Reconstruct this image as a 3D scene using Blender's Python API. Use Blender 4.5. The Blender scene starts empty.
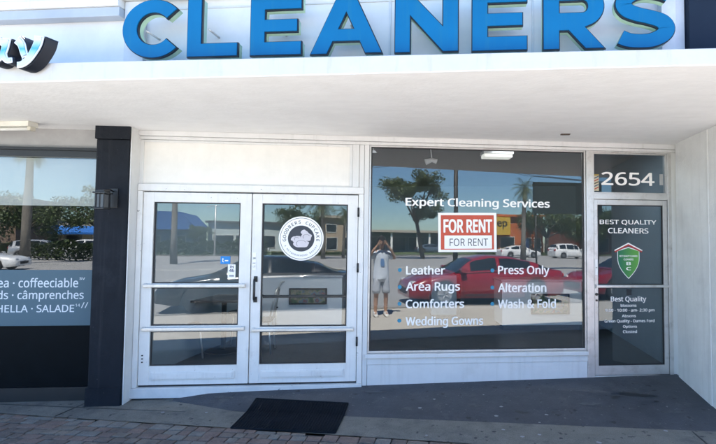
import bpy, bmesh, math, os, random
from math import sin, cos, pi, radians
from mathutils import Vector, Matrix
C = bpy.context.scene.collection
SC = bpy.context.scene
random.seed(7)

# ------------------------------------------------------------------ camera, sky, sun, exposure
YAW, PITCH, ROLL = radians(5.05), radians(2.45), radians(0.42)
fw = Vector((-sin(YAW)*cos(PITCH), cos(YAW)*cos(PITCH), sin(PITCH)))
rt0 = Vector((cos(YAW), sin(YAW), 0)); up0 = rt0.cross(fw)
rt = cos(ROLL)*rt0 + sin(ROLL)*up0; up = -sin(ROLL)*rt0 + cos(ROLL)*up0
cd = bpy.data.cameras.new('camera'); cam = bpy.data.objects.new('camera', cd); C.objects.link(cam)
M = Matrix((rt, up, -fw)).transposed().to_4x4(); M.translation = (0, 0, 1.6)
cam.matrix_world = M
cd.sensor_width = 36; cd.lens = 464/716*36; cd.shift_x = -66/716; cd.shift_y = -1/716
cd.clip_start = 0.02; cd.clip_end = 3000
SC.camera = cam

SUN_DIR = Vector((-0.20, 0.51, 1.0)).normalized()       # towards the sun: high, behind the shop, a little left
W = bpy.data.worlds.new('World'); SC.world = W; W.use_nodes = True
nt = W.node_tree; nt.nodes.clear()
sky = nt.nodes.new('ShaderNodeTexSky'); sky.sky_type = 'NISHITA'; sky.sun_disc = False
sky.sun_elevation = math.asin(SUN_DIR.z); sky.sun_rotation = math.atan2(SUN_DIR.x, SUN_DIR.y)
sky.air_density = 1.0; sky.dust_density = 0.15; sky.ozone_density = 1.3
bg = nt.nodes.new('ShaderNodeBackground'); bg.inputs['Strength'].default_value = 0.072
wo = nt.nodes.new('ShaderNodeOutputWorld')
hs = nt.nodes.new('ShaderNodeMix'); hs.data_type = 'RGBA'; hs.blend_type = 'MULTIPLY'; hs.inputs[0].default_value = 1.0; hs.inputs[7].default_value = (0.76, 0.99, 1.19, 1)
nt.links.new(sky.outputs[0], hs.inputs[6]); nt.links.new(hs.outputs[2], bg.inputs[0]); nt.links.new(bg.outputs[0], wo.inputs[0])
sd = bpy.data.lights.new('sun', 'SUN'); sd.energy = 5.0; sd.angle = radians(0.53); sd.color = (1.0, 0.955, 0.89)
so = bpy.data.objects.new('sun', sd); C.objects.link(so)
so.rotation_euler = SUN_DIR.to_track_quat('Z', 'Y').to_euler(); so.location = (0, 0, 30)
SC.view_settings.view_transform = 'Standard'; SC.view_settings.look = 'None'
SC.view_settings.gamma = 1; SC.view_settings.use_curve_mapping = False
SC.view_settings.exposure = 2.72
SC.render.engine = 'CYCLES'
SC.cycles.max_bounces = 10; SC.cycles.transparent_max_bounces = 24; SC.cycles.diffuse_bounces = 5
SC.cycles.use_denoising = True
SC.cycles.caustics_reflective = False; SC.cycles.caustics_refractive = False

# ------------------------------------------------------------------ materials
MATS = {}
def mat(name, col, rough=0.6, var=0.12, scale=6.0, bump=0.0, bscale=40.0, metal=0.0, stretch=(1, 1, 1), coat=0.0, spec=0.5, fine=0.0):
    if name in MATS: return MATS[name]
    m = bpy.data.materials.new(name); m.use_nodes = True; n = m.node_tree.nodes; l = m.node_tree.links
    b = n['Principled BSDF']; b.inputs['Roughness'].default_value = rough; b.inputs['Metallic'].default_value = metal
    b.inputs['Coat Weight'].default_value = coat; b.inputs['Specular IOR Level'].default_value = spec
    tc = n.new('ShaderNodeTexCoord'); mp = n.new('ShaderNodeMapping'); mp.inputs['Scale'].default_value = stretch
    l.new(tc.outputs['Object'], mp.inputs[0])
    nz = n.new('ShaderNodeTexNoise'); nz.inputs['Scale'].default_value = scale; nz.inputs['Detail'].default_value = 6; nz.inputs['Roughness'].default_value = 0.62
    l.new(mp.outputs[0], nz.inputs['Vector'])
    cr = n.new('ShaderNodeValToRGB'); a = cr.color_ramp
    a.elements[0].position = 0.3; a.elements[1].position = 0.72
    a.elements[0].color = (*[max(0, c*(1-var)) for c in col], 1); a.elements[1].color = (*[min(1, c*(1+var*0.6)) for c in col], 1)
    l.new(nz.outputs['Fac'], cr.inputs[0])
    out = cr.outputs[0]
    if fine:
        n2 = n.new('ShaderNodeTexNoise'); n2.inputs['Scale'].default_value = scale*22; n2.inputs['Detail'].default_value = 3
        l.new(mp.outputs[0], n2.inputs['Vector'])
        mx = n.new('ShaderNodeMix'); mx.data_type = 'RGBA'; mx.blend_type = 'OVERLAY'; mx.inputs[0].default_value = fine
        l.new(out, mx.inputs[6]); l.new(n2.outputs['Fac'], mx.inputs[7]); out = mx.outputs[2]
    l.new(out, b.inputs['Base Color'])
    if bump:
        nb = n.new('ShaderNodeTexNoise'); nb.inputs['Scale'].default_value = bscale; nb.inputs['Detail'].default_value = 5
        l.new(mp.outputs[0], nb.inputs['Vector'])
        bp = n.new('ShaderNodeBump'); bp.inputs['Strength'].default_value = bump; bp.inputs['Distance'].default_value = 0.01
        l.new(nb.outputs['Fac'], bp.inputs['Height']); l.new(bp.outputs[0], b.inputs['Normal'])
    MATS[name] = m
    return m

def stained(name, col, dirt, lo=0.56, hi=0.7, scale=3.0, **k):
    """paint with irregular grime patches"""
    if name in MATS: return MATS[name]
    m = mat(name, col, **k); n = m.node_tree.nodes; l = m.node_tree.links
    b = n['Principled BSDF']; src = b.inputs['Base Color'].links[0].from_socket
    tc = n.new('ShaderNodeTexCoord'); nz = n.new('ShaderNodeTexNoise'); nz.inputs['Scale'].default_value = scale
    nz.inputs['Detail'].default_value = 9; nz.inputs['Roughness'].default_value = 0.7; l.new(tc.outputs['Object'], nz.inputs['Vector'])
    mr = n.new('ShaderNodeMapRange'); mr.inputs[1].default_value = lo; mr.inputs[2].default_value = hi; l.new(nz.outputs['Fac'], mr.inputs[0])
    mx = n.new('ShaderNodeMix'); mx.data_type = 'RGBA'; l.new(mr.outputs[0], mx.inputs[0]); l.new(src, mx.inputs[6]); mx.inputs[7].default_value = (*dirt, 1)
    l.new(mx.outputs[2], b.inputs['Base Color'])
    return m

def streaked(m, dirt, amount=0.5, sx=7.0, sz=0.35):
    n = m.node_tree.nodes; l = m.node_tree.links; b = n['Principled BSDF']; src = b.inputs['Base Color'].links[0].from_socket
    tc = n.new('ShaderNodeTexCoord'); mp = n.new('ShaderNodeMapping'); mp.inputs['Scale'].default_value = (sx, sx, sz); l.new(tc.outputs['Object'], mp.inputs[0])
    nz = n.new('ShaderNodeTexNoise'); nz.inputs['Scale'].default_value = 2.0; nz.inputs['Detail'].default_value = 7; nz.inputs['Roughness'].default_value = .65; l.new(mp.outputs[0], nz.inputs['Vector'])
    mr = n.new('ShaderNodeMapRange'); mr.inputs[1].default_value = .54; mr.inputs[2].default_value = .80; mr.inputs[4].default_value = amount; l.new(nz.outputs['Fac'], mr.inputs[0])
    mx = n.new('ShaderNodeMix'); mx.data_type = 'RGBA'; l.new(mr.outputs[0], mx.inputs[0]); l.new(src, mx.inputs[6]); mx.inputs[7].default_value = (*dirt, 1); l.new(mx.outputs[2], b.inputs['Base Color']); return m
def speckled(m, dirt, scale=26.0, lo=0.70, hi=0.74):
    n = m.node_tree.nodes; l = m.node_tree.links; b = n['Principled BSDF']; src = b.inputs['Base Color'].links[0].from_socket
    tc = n.new('ShaderNodeTexCoord'); nz = n.new('ShaderNodeTexNoise'); nz.inputs['Scale'].default_value = scale; nz.inputs['Detail'].default_value = 2; l.new(tc.outputs['Object'], nz.inputs['Vector'])
    mr = n.new('ShaderNodeMapRange'); mr.inputs[1].default_value = lo; mr.inputs[2].default_value = hi; l.new(nz.outputs['Fac'], mr.inputs[0])
    mx = n.new('ShaderNodeMix'); mx.data_type = 'RGBA'; l.new(mr.outputs[0], mx.inputs[0]); l.new(src, mx.inputs[6]); mx.inputs[7].default_value = (*dirt, 1); l.new(mx.outputs[2], b.inputs['Base Color']); return m
def glass(name, tint, refl, ripple=0.0):
    """architectural glass pane: straight-through tint plus a mirror part that follows Fresnel"""
    m = bpy.data.materials.new(name); m.use_nodes = True; n = m.node_tree.nodes; l = m.node_tree.links; n.clear()
    o = n.new('ShaderNodeOutputMaterial'); t = n.new('ShaderNodeBsdfTransparent'); t.inputs[0].default_value = (*tint, 1)
    g = n.new('ShaderNodeBsdfGlossy'); g.inputs['Roughness'].default_value = 0.0
    ge = n.new('ShaderNodeNewGeometry'); ior = n.new('ShaderNodeMapRange')
    ior.inputs[3].default_value = 1.5; ior.inputs[4].default_value = 1/1.5
    l.new(ge.outputs['Backfacing'], ior.inputs[0])
    f = n.new('ShaderNodeFresnel'); l.new(ior.outputs[0], f.inputs['IOR'])
    mu = n.new('ShaderNodeMath'); mu.operation = 'MULTIPLY'; mu.inputs[1].default_value = refl/0.04; mu.use_clamp = True
    l.new(f.outputs[0], mu.inputs[0])
    if ripple:
        tc = n.new('ShaderNodeTexCoord'); nz = n.new('ShaderNodeTexNoise'); nz.inputs['Scale'].default_value = 1.3; nz.inputs['Detail'].default_value = 1
        l.new(tc.outputs['Object'], nz.inputs['Vector'])
        bp = n.new('ShaderNodeBump'); bp.inputs['Strength'].default_value = 1.0; bp.inputs['Distance'].default_value = ripple
        l.new(nz.outputs['Fac'], bp.inputs['Height']); l.new(bp.outputs[0], g.inputs['Normal'])
    x = n.new('ShaderNodeMixShader'); l.new(mu.outputs[0], x.inputs[0]); l.new(t.outputs[0], x.inputs[1]); l.new(g.outputs[0], x.inputs[2])
    tc2 = n.new('ShaderNodeTexCoord'); dn = n.new('ShaderNodeTexNoise'); dn.inputs['Scale'].default_value = 2.2; dn.inputs['Detail'].default_value = 8; dn.inputs['Roughness'].default_value = .7
    l.new(tc2.outputs['Object'], dn.inputs['Vector']); dm = n.new('ShaderNodeMapRange'); dm.inputs[1].default_value = .42; dm.inputs[2].default_value = .75; dm.inputs[4].default_value = 0.012; dm.inputs[3].default_value = 0.001
    l.new(dn.outputs['Fac'], dm.inputs[0]); df = n.new('ShaderNodeBsdfDiffuse'); df.inputs[0].default_value = (.6,.6,.58,1); x2 = n.new('ShaderNodeMixShader')
    l.new(dm.outputs[0], x2.inputs[0]); l.new(x.outputs[0], x2.inputs[1]); l.new(df.outputs[0], x2.inputs[2])
    l.new(x2.outputs[0], o.inputs[0]); MATS[name] = m
    return m

def film(name, col, opac):
    m = bpy.data.materials.new(name); m.use_nodes = True; n = m.node_tree.nodes; l = m.node_tree.links; n.clear()
    o = n.new('ShaderNodeOutputMaterial'); t = n.new('ShaderNodeBsdfTransparent'); d = n.new('ShaderNodeBsdfDiffuse'); d.inputs[0].default_value = (*col, 1)
    x = n.new('ShaderNodeMixShader'); x.inputs[0].default_value = opac
    l.new(t.outputs[0], x.inputs[1]); l.new(d.outputs[0], x.inputs[2]); l.new(x.outputs[0], o.inputs[0]); MATS[name] = m
    return m

def leafmat(name, a, b):
    m = bpy.data.materials.new(name); m.use_nodes = True; n = m.node_tree.nodes; l = m.node_tree.links
    p = n['Principled BSDF']; p.inputs['Roughness'].default_value = 0.55
    ge = n.new('ShaderNodeNewGeometry'); cr = n.new('ShaderNodeValToRGB')
    cr.color_ramp.elements[0].color = (*a, 1); cr.color_ramp.elements[1].color = (*b, 1)
    l.new(ge.outputs['Random Per Island'], cr.inputs[0]); l.new(cr.outputs[0], p.inputs['Base Color'])
    MATS[name] = m
    return m

white_paint = stained('white_paint', (0.70, 0.70, 0.69), (0.60, 0.59, 0.56), lo=0.6, hi=0.8, scale=1.6, rough=0.55, var=0.05, bump=0.12, bscale=70)
soffit_m = stained('soffit_plaster', (0.90, 0.895, 0.885), (0.83, 0.82, 0.80), lo=0.52, hi=0.8, scale=1.7, rough=0.85, var=0.05, bump=0.30, bscale=34, stretch=(0.6, 1.5, 1), fine=0.12)
cream_m = mat('cream_panel_paint', (0.80, 0.775, 0.725), rough=0.6, var=0.05, bump=0.06, bscale=30)
door_m = stained('door_painted_aluminium', (0.79, 0.775, 0.745), (0.62, 0.60, 0.57), lo=0.6, hi=0.76, scale=4.0, rough=0.42, var=0.06)
alu_m = stained('bare_aluminium', (0.64, 0.63, 0.61), (0.44, 0.42, 0.39), lo=0.52, hi=0.72, scale=7.0, rough=0.36, var=0.10, metal=0.55)
dark_alu = mat('dark_gasket', (0.02, 0.02, 0.022), rough=0.5)
black_paint = stained('black_pillar_paint', (0.011, 0.014, 0.020), (0.017, 0.020, 0.026), scale=3.0, rough=0.75, var=0.2, bump=0.5, bscale=24, spec=0.18)
black_metal = mat('black_metal', (0.018, 0.019, 0.021), rough=0.4, var=0.2)
frost_m = film('frosted_film', (0.115, 0.17, 0.205), 0.90)
vinyl_m = mat('white_vinyl', (0.92, 0.90, 0.865), rough=0.5, var=0.02)
pale_vinyl = mat('pale_blue_vinyl', (0.62, 0.68, 0.72), rough=0.5, var=0.03)
glass_m = glass('window_glass', (0.945, 0.965, 0.97), 0.068, 0.0012)
tint_glass = glass('tinted_glass', (0.72, 0.79, 0.84), 0.056, 0.0015)
blue_face = mat('blue_acrylic', (0.0, 0.128, 0.30), rough=0.5, spec=0.25, var=0.10, scale=2.5)
green_ret = mat('green_letter_returns', (0.42, 0.62, 0.46), rough=0.5, var=0.15)
trim_black = mat('letter_trim_cap', (0.01, 0.014, 0.02), rough=0.4)
ramp_m = stained('slate_floor_paint', (0.047, 0.053, 0.064), (0.090, 0.094, 0.098), lo=0.56, hi=0.74, scale=3.5, rough=0.62, var=0.25, bump=0.3, bscale=55, fine=0.5)
conc_m = stained('worn_concrete', (0.165, 0.158, 0.135), (0.085, 0.083, 0.078), lo=0.5, hi=0.72, scale=4.5, rough=0.85, var=0.2, bump=0.35, bscale=60, fine=0.6)
tan_m = stained('tan_pavement', (0.47, 0.445, 0.395), (0.38, 0.36, 0.325), lo=0.5, hi=0.75, scale=0.8, rough=0.9, var=0.15, fine=0.4)
asph_m = stained('pale_asphalt', (0.30, 0.295, 0.285), (0.23, 0.23, 0.225), lo=0.5, hi=0.75, scale=0.25, rough=0.9, var=0.15, fine=0.5)

streaked(white_paint, (0.42, 0.41, 0.38), 0.40); streaked(cream_m, (0.66, 0.64, 0.59), 0.20); streaked(door_m, (0.50, 0.49, 0.47), 0.45, 16); speckled(door_m, (0.34, 0.33, 0.31), 34, .72, .76)
streaked(blue_face, (0.02, 0.16, 0.25), 0.55, 9, .5); streaked(black_paint, (0.035, 0.037, 0.042), 0.5, 9); speckled(black_paint, (0.06, 0.062, 0.066), 40, .73, .76)
speckled(ramp_m, (0.13, 0.132, 0.135), 30, .69, .73); speckled(ramp_m, (0.02, 0.021, 0.024), 11, .67, .72); speckled(conc_m, (0.05, 0.05, 0.047), 16, .66, .71)

# ------------------------------------------------------------------ mesh helpers
class MB:
    def __init__(s): s.bm = bmesh.new(); s.mi = 0
    def face(s, pts, mi=None, smooth=False):
        f = s.bm.faces.new([s.bm.verts.new(p) for p in pts]); f.material_index = s.mi if mi is None else mi; f.smooth = smooth; return f
    def box(s, x0, x1, y0, y1, z0, z1, mi=None, bev=0.0, mx=None):
        t = bmesh.new()
        v = [t.verts.new(p) for p in ((x0,y0,z0),(x1,y0,z0),(x1,y1,z0),(x0,y1,z0),(x0,y0,z1),(x1,y0,z1),(x1,y1,z1),(x0,y1,z1))]
        for q in ((0,3,2,1),(4,5,6,7),(0,1,5,4),(1,2,6,5),(2,3,7,6),(3,0,4,7)): t.faces.new([v[i] for i in q])
        if bev: bmesh.ops.bevel(t, geom=t.edges[:], offset=bev, segments=2, profile=0.6, affect='EDGES')
        s.add(t, mi, mx); return s
    def add(s, t, mi=None, mx=None, smooth=None):
        if mx is not None: bmesh.ops.transform(t, matrix=mx, verts=t.verts[:])
        m = {}
        for v in t.verts: m[v] = s.bm.verts.new(v.co)
        for f in t.faces:
            try: g = s.bm.faces.new([m[v] for v in f.verts])
            except ValueError: continue
            g.material_index = s.mi if mi is None else mi; g.smooth = f.smooth if smooth is None else smooth
        t.free()
    def tube(s, pts, rad, n=10, mi=None, cap=True, smooth=True):
        pts = [Vector(p) for p in pts]; rads = rad if isinstance(rad, (list, tuple)) else [rad]*len(pts)
        rings = []; prev = None
        for i, p in enumerate(pts):
            d = (pts[min(i+1, len(pts)-1)] - pts[max(i-1, 0)]).normalized()
            a = prev if prev else (Vector((0,0,1)) if abs(d.z) < 0.9 else Vector((1,0,0)))
            a = (a - d*a.dot(d)).normalized(); prev = a; b = d.cross(a)
            rings.append([s.bm.verts.new(p + rads[i]*(cos(2*pi*k/n)*a + sin(2*pi*k/n)*b)) for k in range(n)])
        for i in range(len(rings)-1):
            for k in range(n):
                f = s.bm.faces.new((rings[i][k], rings[i][(k+1)%n], rings[i+1][(k+1)%n], rings[i+1][k])); f.smooth = smooth; f.material_index = s.mi if mi is None else mi
        if cap:
            for r in (list(reversed(rings[0])), rings[-1]):
                f = s.bm.faces.new(r); f.material_index = s.mi if mi is None else mi
        return s
    def lathe(s, prof, n=20, mi=None, origin=(0,0,0), axis='z', smooth=True):
        o = Vector(origin); rings = []
        for r, h in prof:
            ring = []
            for k in range(n):
                a = 2*pi*k/n
                p = (r*cos(a), r*sin(a), h) if axis == 'z' else ((r*cos(a), h, r*sin(a)) if axis == 'y' else (h, r*cos(a), r*sin(a)))
                ring.append(s.bm.verts.new(o + Vector(p)))
            rings.append(ring)
        for i in range(len(rings)-1):
            for k in range(n):
                f = s.bm.faces.new((rings[i][k], rings[i][(k+1)%n], rings[i+1][(k+1)%n], rings[i+1][k])); f.smooth = smooth; f.material_index = s.mi if mi is None else mi
        for r in (rings[0], rings[-1]):
            f = s.bm.faces.new(r); f.material_index = s.mi if mi is None else mi
        return s
    def prism(s, poly, y0, y1, mi=None):
        """polygon in x,z extruded along y"""
        a = [s.bm.verts.new((x, y0, z)) for x, z in poly]; b = [s.bm.verts.new((x, y1, z)) for x, z in poly]
        fs = [s.bm.faces.new(a), s.bm.faces.new(list(reversed(b)))]
        for i in range(len(a)): fs.append(s.bm.faces.new((a[i], b[i], b[(i+1)%len(a)], a[(i+1)%len(a)])))
        for f in fs: f.material_index = s.mi if mi is None else mi
        return s
    def build(s, name, mats, parent=None, fix=True):
        if fix: bmesh.ops.recalc_face_normals(s.bm, faces=s.bm.faces[:])
        me = bpy.data.meshes.new(name); s.bm.to_mesh(me); s.bm.free()
        for m in (mats if isinstance(mats, (list, tuple)) else [mats]): me.materials.append(m)
        o = bpy.data.objects.new(name, me); C.objects.link(o)
        if parent: o.parent = parent
        return o

def tag(o, label=None, cat=None, group=None, kind=None):
    if label: o['label'] = label
    if cat: o['category'] = cat
    if group: o['group'] = group
    if kind: o['kind'] = kind
    return o
def thing(name, label, cat, loc=(0,0,0), rz=0.0, group=None):
    o = bpy.data.objects.new(name, None); C.objects.link(o); o.location = loc; o.rotation_euler = (0, 0, rz); o.empty_display_size = 0.1
    return tag(o, label, cat, group)
def bx(name, m, parent, *a, bev=0.0):
    return MB().box(*a, bev=bev).build(name, m, parent)
def struct(o, cat=None): o['kind'] = 'structure'; return o

try:    # the sans face that ships inside Blender itself; its built-in face otherwise
    SANS = bpy.data.fonts.load(os.path.join(bpy.utils.resource_path('LOCAL'), 'datafiles', 'fonts', 'NotoSansHebrew-Regular.woff2'))
except Exception:
    SANS = None
def text_mesh(body, offset=0.0, extrude=0.0008, spacing=1.0, res=4):
    c = bpy.data.curves.new('lettering', 'FONT'); c.body = body; c.font = SANS or c.font; c.offset = offset; c.extrude = extrude; c.size = 1.0
    c.space_character = spacing; c.resolution_u = res
    o = bpy.data.objects.new('lettering', c); C.objects.link(o)
    dg = bpy.context.evaluated_depsgraph_get(); me = bpy.data.meshes.new_from_object(o.evaluated_get(dg))
    bpy.data.objects.remove(o); bpy.data.curves.remove(c)
    return me
def bold_mesh(body, weight=0.0, spacing=1.0):
    me = text_mesh(body, 0.0, 0.0, spacing); w = weight*1.25; b = bmesh.new()
    offs = [(0,0)] if w < 0.004 else [(0,0),(-w,0),(w,0),(0,-w*.6),(0,w*.6),(-w*.75,-w*.45),(w*.75,-w*.45),(-w*.75,w*.45),(w*.75,w*.45)]
    for i, (dx, dy) in enumerate(offs):
        k = len(b.verts); b.from_mesh(me); b.verts.ensure_lookup_table()
        for v in b.verts[k:]: v.co = (v.co.x+dx, v.co.y+dy, i*0.00006)
    b.to_mesh(me); b.free(); return me
def fit_text(body, m, parent, s0, s1, z0, z1, y, offset=0.02, name='lettering', slope=0.0, ext=0.0012, spacing=1.0, sx=0.0):
    """words fitted to a box on the facade, facing the street"""
    me = bold_mesh(body, offset, spacing)
    xs = [v.co.x for v in me.vertices]; ys = [v.co.y for v in me.vertices]
    kx = (s1-s0)/(max(xs)-min(xs)); kz = (z1-z0)/(max(ys)-min(ys)); x_, y_ = min(xs), min(ys)
    for v in me.vertices: v.co = (s0+(v.co.x-x_)*kx, y-0.0002-v.co.z, z0+(v.co.y-y_)*kz)
    me.materials.clear(); me.materials.append(m)
    me.name = name; o = bpy.data.objects.new(name, me); C.objects.link(o)
    if parent: o.parent = parent
    return o

# ------------------------------------------------------------------ site geometry
ANG = radians(10.2); T = Vector((cos(ANG), sin(ANG), 0)); N = Vector((-sin(ANG), cos(ANG), 0)); D = 5.2
FO = N*D                                              # origin of the facade frame
def fac(s, y, z): return T*s + N*(D+y) + Vector((0, 0, z))
YF = lambda x: (D + x*sin(ANG))/cos(ANG)              # the facade line in plan
def ramp_edge(x): return 4.415 if x > -2.2 else min(4.80, 4.415 + 0.27*(-2.2-x))
def g(x, y):
    """height of the pavement in front of the shop"""
    e = ramp_edge(x); base = -0.075 - 0.010*(e-y) if y < e else -0.075
    base = max(base, -0.11)
    if y > e and x > -3.2:
        zf = -0.012 + 0.092*min(1, max(0, (x+3.4)/5.8)); k = min(1, (y-e)/max(0.05, YF(x)-e))
        w = min(1, max(0, (x+3.2)/0.5)); base += (zf+0.075)*k*w
    elif y > e:
        base = -0.075 + 0.03*min(1, (y-e)/0.6)
    return base
def sheet(name, m, x0, x1, nx, ylo, yhi, ny, dz=0.0):
    b = MB(); gr = []
    for i in range(nx+1):
        x = x0+(x1-x0)*i/nx; a, c = ylo(x), yhi(x)
        gr.append([b.bm.verts.new((x, a+(c-a)*j/ny, g(x, a+(c-a)*j/ny)+dz)) for j in range(ny+1)])
    for i in range(nx):
        for j in range(ny): b.bm.faces.new((gr[i][j], gr[i+1][j], gr[i+1][j+1], gr[i][j+1]))
    return struct(b.build(name, m))

gb = MB(); gb.face([(-600,-700,-0.26),(600,-700,-0.26),(600,300,-0.26),(-600,300,-0.26)])
struct(gb.build('ground', stained('dry_ground', (0.22, 0.20, 0.15), (0.12, 0.14, 0.07), scale=0.05, rough=0.95)))
rb = MB(); rb.face([(-160,-43.2,-0.225),(160,-43.2,-0.225),(160,-1.52,-0.225),(-160,-1.52,-0.225)]); struct(rb.build('road', asph_m))
mk = MB()
for k in range(-12, 13):
    mk.box(k*6.0-1.5, k*6.0+1.5, -13.0, -12.88, -0.2245, -0.220)
    mk.box(k*6.0-1.5, k*6.0+1.5, -27.5, -27.38, -0.2245, -0.220)
mk.box(-150, 150, -20.5, -20.38, -0.2245, -0.220); mk.box(-150, 150, -20.1, -19.98, -0.2245, -0.220)
struct(mk.build('road_markings', mat('road_paint', (0.62, 0.60, 0.52), rough=0.8)))
struct(bx('kerb', conc_m, None, -160, 160, -1.5, -1.34, -0.25, -0.105, bev=0.015))
struct(bx('far_kerb', conc_m, None, -160, 160, -43.4, -43.2, -0.25, -0.10))
sheet('concrete_pavement', tan_m, -40, 40, 40, lambda x: -1.338, lambda x: 2.3, 3)
PAVE_EDGE = lambda x: 4.055 - 0.045*(x+2.3)
sheet('concrete_strip', conc_m, -10, 3.2, 66, PAVE_EDGE, ramp_edge, 4)
sheet('painted_ramp', ramp_m, -3.02, 2.46, 48, ramp_edge, lambda x: YF(x)+0.06, 10)
sheet('concrete_apron', conc_m, -10, -3.021, 30, ramp_edge, lambda x: YF(x)+0.3, 5)
# score lines across the concrete
sb = MB()
for x in (-3.85, 2.02):
    sb.box(x-0.006, x+0.006, PAVE_EDGE(x)+0.01, ramp_edge(x)-0.02, g(x, 4.2)-0.01, g(x, 4.2)+0.004)
sb.box(-9, -2.7, 4.36, 4.372, g(-4, 4.36)-0.01, g(-4, 4.36)+0.003)
struct(sb.build('pavement_joint', mat('joint_dirt', (0.035, 0.035, 0.035))))
# brick pavers: every block has its own height, tilt and tone
pb = MB()
def paver(x0, x1, y0, y1, mi):
    gap = 0.0045; ins = 0.012; a, b_, c, d = x0+gap, x1-gap, y0+gap, y1-gap
    z = g((a+b_)/2, (c+d)/2) + random.uniform(-0.004, 0.003); tx, ty = random.uniform(-.012, .012), random.uniform(-.012, .012)
    zz = lambda x, y, h: z+h+tx*(x-(a+b_)/2)+ty*(y-(c+d)/2)
    em = PAVE_EDGE((a+b_)/2)
    if em-.004-c < 0.041: return
    up_ = d > em-.050; dl, dr_ = (PAVE_EDGE(a)-.004, PAVE_EDGE(b_)-.004) if up_ else (d, d)
    j = [(random.uniform(-.003,.003), random.uniform(-.003,.003)) for _ in range(4)]
    outer = [(a+j[0][0],c+j[0][1]),(b_+j[1][0],c+j[1][1]),(b_+j[2][0],dr_),(a+j[3][0],dl)]
    inner = [(a+ins+j[0][0],c+ins),(b_-ins+j[1][0],c+ins),(b_-ins,dr_-ins),(a+ins,dl-ins)]
    mid = [((o[0]*.65+i[0]*.35),(o[1]*.65+i[1]*.35)) for o, i in zip(outer, inner)]
    L = [[pb.bm.verts.new((x,y,zz(x,y,h))) for x,y in q] for q,h in ((outer,-0.03),(outer,-0.006),(mid,-0.0015),(inner,0.0))]
    for r in range(3):
        for k in range(4):
            f = pb.bm.faces.new((L[r][k],L[r][(k+1)%4],L[r+1][(k+1)%4],L[r+1][k])); f.material_index = mi; f.smooth = r > 0
    f = pb.bm.faces.new(L[3]); f.material_index = mi
y = 4.62; row = 0
while y > 2.30:
    h = 0.094; y0 = y-h; x = -10.0 + random.uniform(0, 0.2)
    while x < 3.4:
        w = random.choice((0.10, 0.135, 0.135, 0.185)); e = PAVE_EDGE(x+w/2)
        if y0 < e-0.02: paver(x, x+w, y0, (y if y0 > 2.4 else y), random.choice((0,0,1,1,2,3)))
        x += w
    y = y0; row += 1
pm = [stained('paver_'+n_, c_, tuple(q*0.55 for q in c_), lo=0.52, hi=0.75, scale=9, rough=0.88, var=0.25, bump=0.5, bscale=80, fine=0.5)
      for n_, c_ in (('rose', (0.185,0.132,0.108)), ('grey', (0.18,0.163,0.142)), ('tan', (0.185,0.152,0.122)), ('plum', (0.150,0.118,0.098)))]
struct(pb.build('paver_pavement', pm))
sheet('paver_bedding', mat('joint_sand', (0.06, 0.055, 0.05), rough=0.95), -10, 3.4, 30, lambda x: 2.302, lambda x: PAVE_EDGE(x)-0.003, 4, dz=-0.017)
gs = MB(); gs.face([(-160,-60,-0.13),(160,-60,-0.13),(160,-43.4,-0.10),(-160,-43.4,-0.10)])
tag(gs.build('grass', stained('grass_verge', (0.07, 0.10, 0.03), (0.13, 0.13, 0.055), scale=0.7, rough=0.95, var=0.3, fine=0.6)), 'strip of green verge beyond the wide road, mirrored in the glass', 'grass', kind='stuff')

# ------------------------------------------------------------------ rooms behind the glass
in_wall = mat('shop_wall_paint', (0.24, 0.31, 0.36), rough=0.8, var=0.05)
in_floor = mat('shop_floor_vinyl', (0.05, 0.055, 0.06), rough=0.45, var=0.2)
in_ceil = mat('shop_ceiling_tile', (0.24, 0.25, 0.26), rough=0.9, var=0.05)
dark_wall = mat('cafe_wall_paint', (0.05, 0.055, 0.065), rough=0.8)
def poly_slab(name, m, pts, z0, z1):
    b = MB(); a = [b.bm.verts.new((x,y,z0)) for x,y in pts]; c = [b.bm.verts.new((x,y,z1)) for x,y in pts]
    b.bm.faces.new(list(reversed(a))); b.bm.faces.new(c)
    for i in range(len(pts)): b.bm.faces.new((a[i],a[(i+1)%len(pts)],c[(i+1)%len(pts)],c[i]))
    return struct(b.build(name, m))
yi = lambda x: YF(x)+0.10
poly_slab('shop_floor', in_floor, [(-3.62,yi(-3.62)),(2.56,yi(2.56)),(2.56,11),(-3.62,11)], -0.2, 0.035)
# two daylight panels, unseen from the street, added to the roof to brighten the counters
SKY0, SKY1 = 5.95, 6.75; SKX = ((-2.9,-1.3),(0.4,2.0))
poly_slab('shop_ceiling', in_ceil, [(-3.62,yi(-3.62)),(2.56,yi(2.56)),(2.56,SKY0),(-3.62,SKY0)], 2.90, 2.94)
for xa, xb in ((-3.62,-2.9),(-1.3,0.4),(2.0,2.56)): poly_slab('shop_ceiling', in_ceil, [(xa,SKY0),(xb,SKY0),(xb,SKY1),(xa,SKY1)], 2.90, 2.94)
poly_slab('shop_ceiling', in_ceil, [(-3.62,SKY1),(2.56,SKY1),(2.56,11),(-3.62,11)], 2.90, 2.94)
trans = bpy.data.materials.new('opal_sheet'); trans.use_nodes = True; tn = trans.node_tree.nodes; tn.clear(); to_ = tn.new('ShaderNodeOutputMaterial'); tt = tn.new('ShaderNodeBsdfTranslucent'); tt.inputs[0].default_value = (.85,.85,.83,1); trans.node_tree.links.new(tt.outputs[0], to_.inputs[0])
struct(bx('back_wall', in_wall, None, -9.5, 2.70, 11.0, 11.15, -0.2, 3.0))
poly_slab('right_partition', in_wall, [(2.565,yi(2.565)),(2.70,yi(2.7)),(2.70,11),(2.565,11)], -0.2, 3.0)
poly_slab('left_partition', in_wall, [(-3.74,YF(-3.74)+0.06),(-3.625,YF(-3.625)+0.06),(-3.625,11),(-3.74,11)], -0.2, 3.0)
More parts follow.
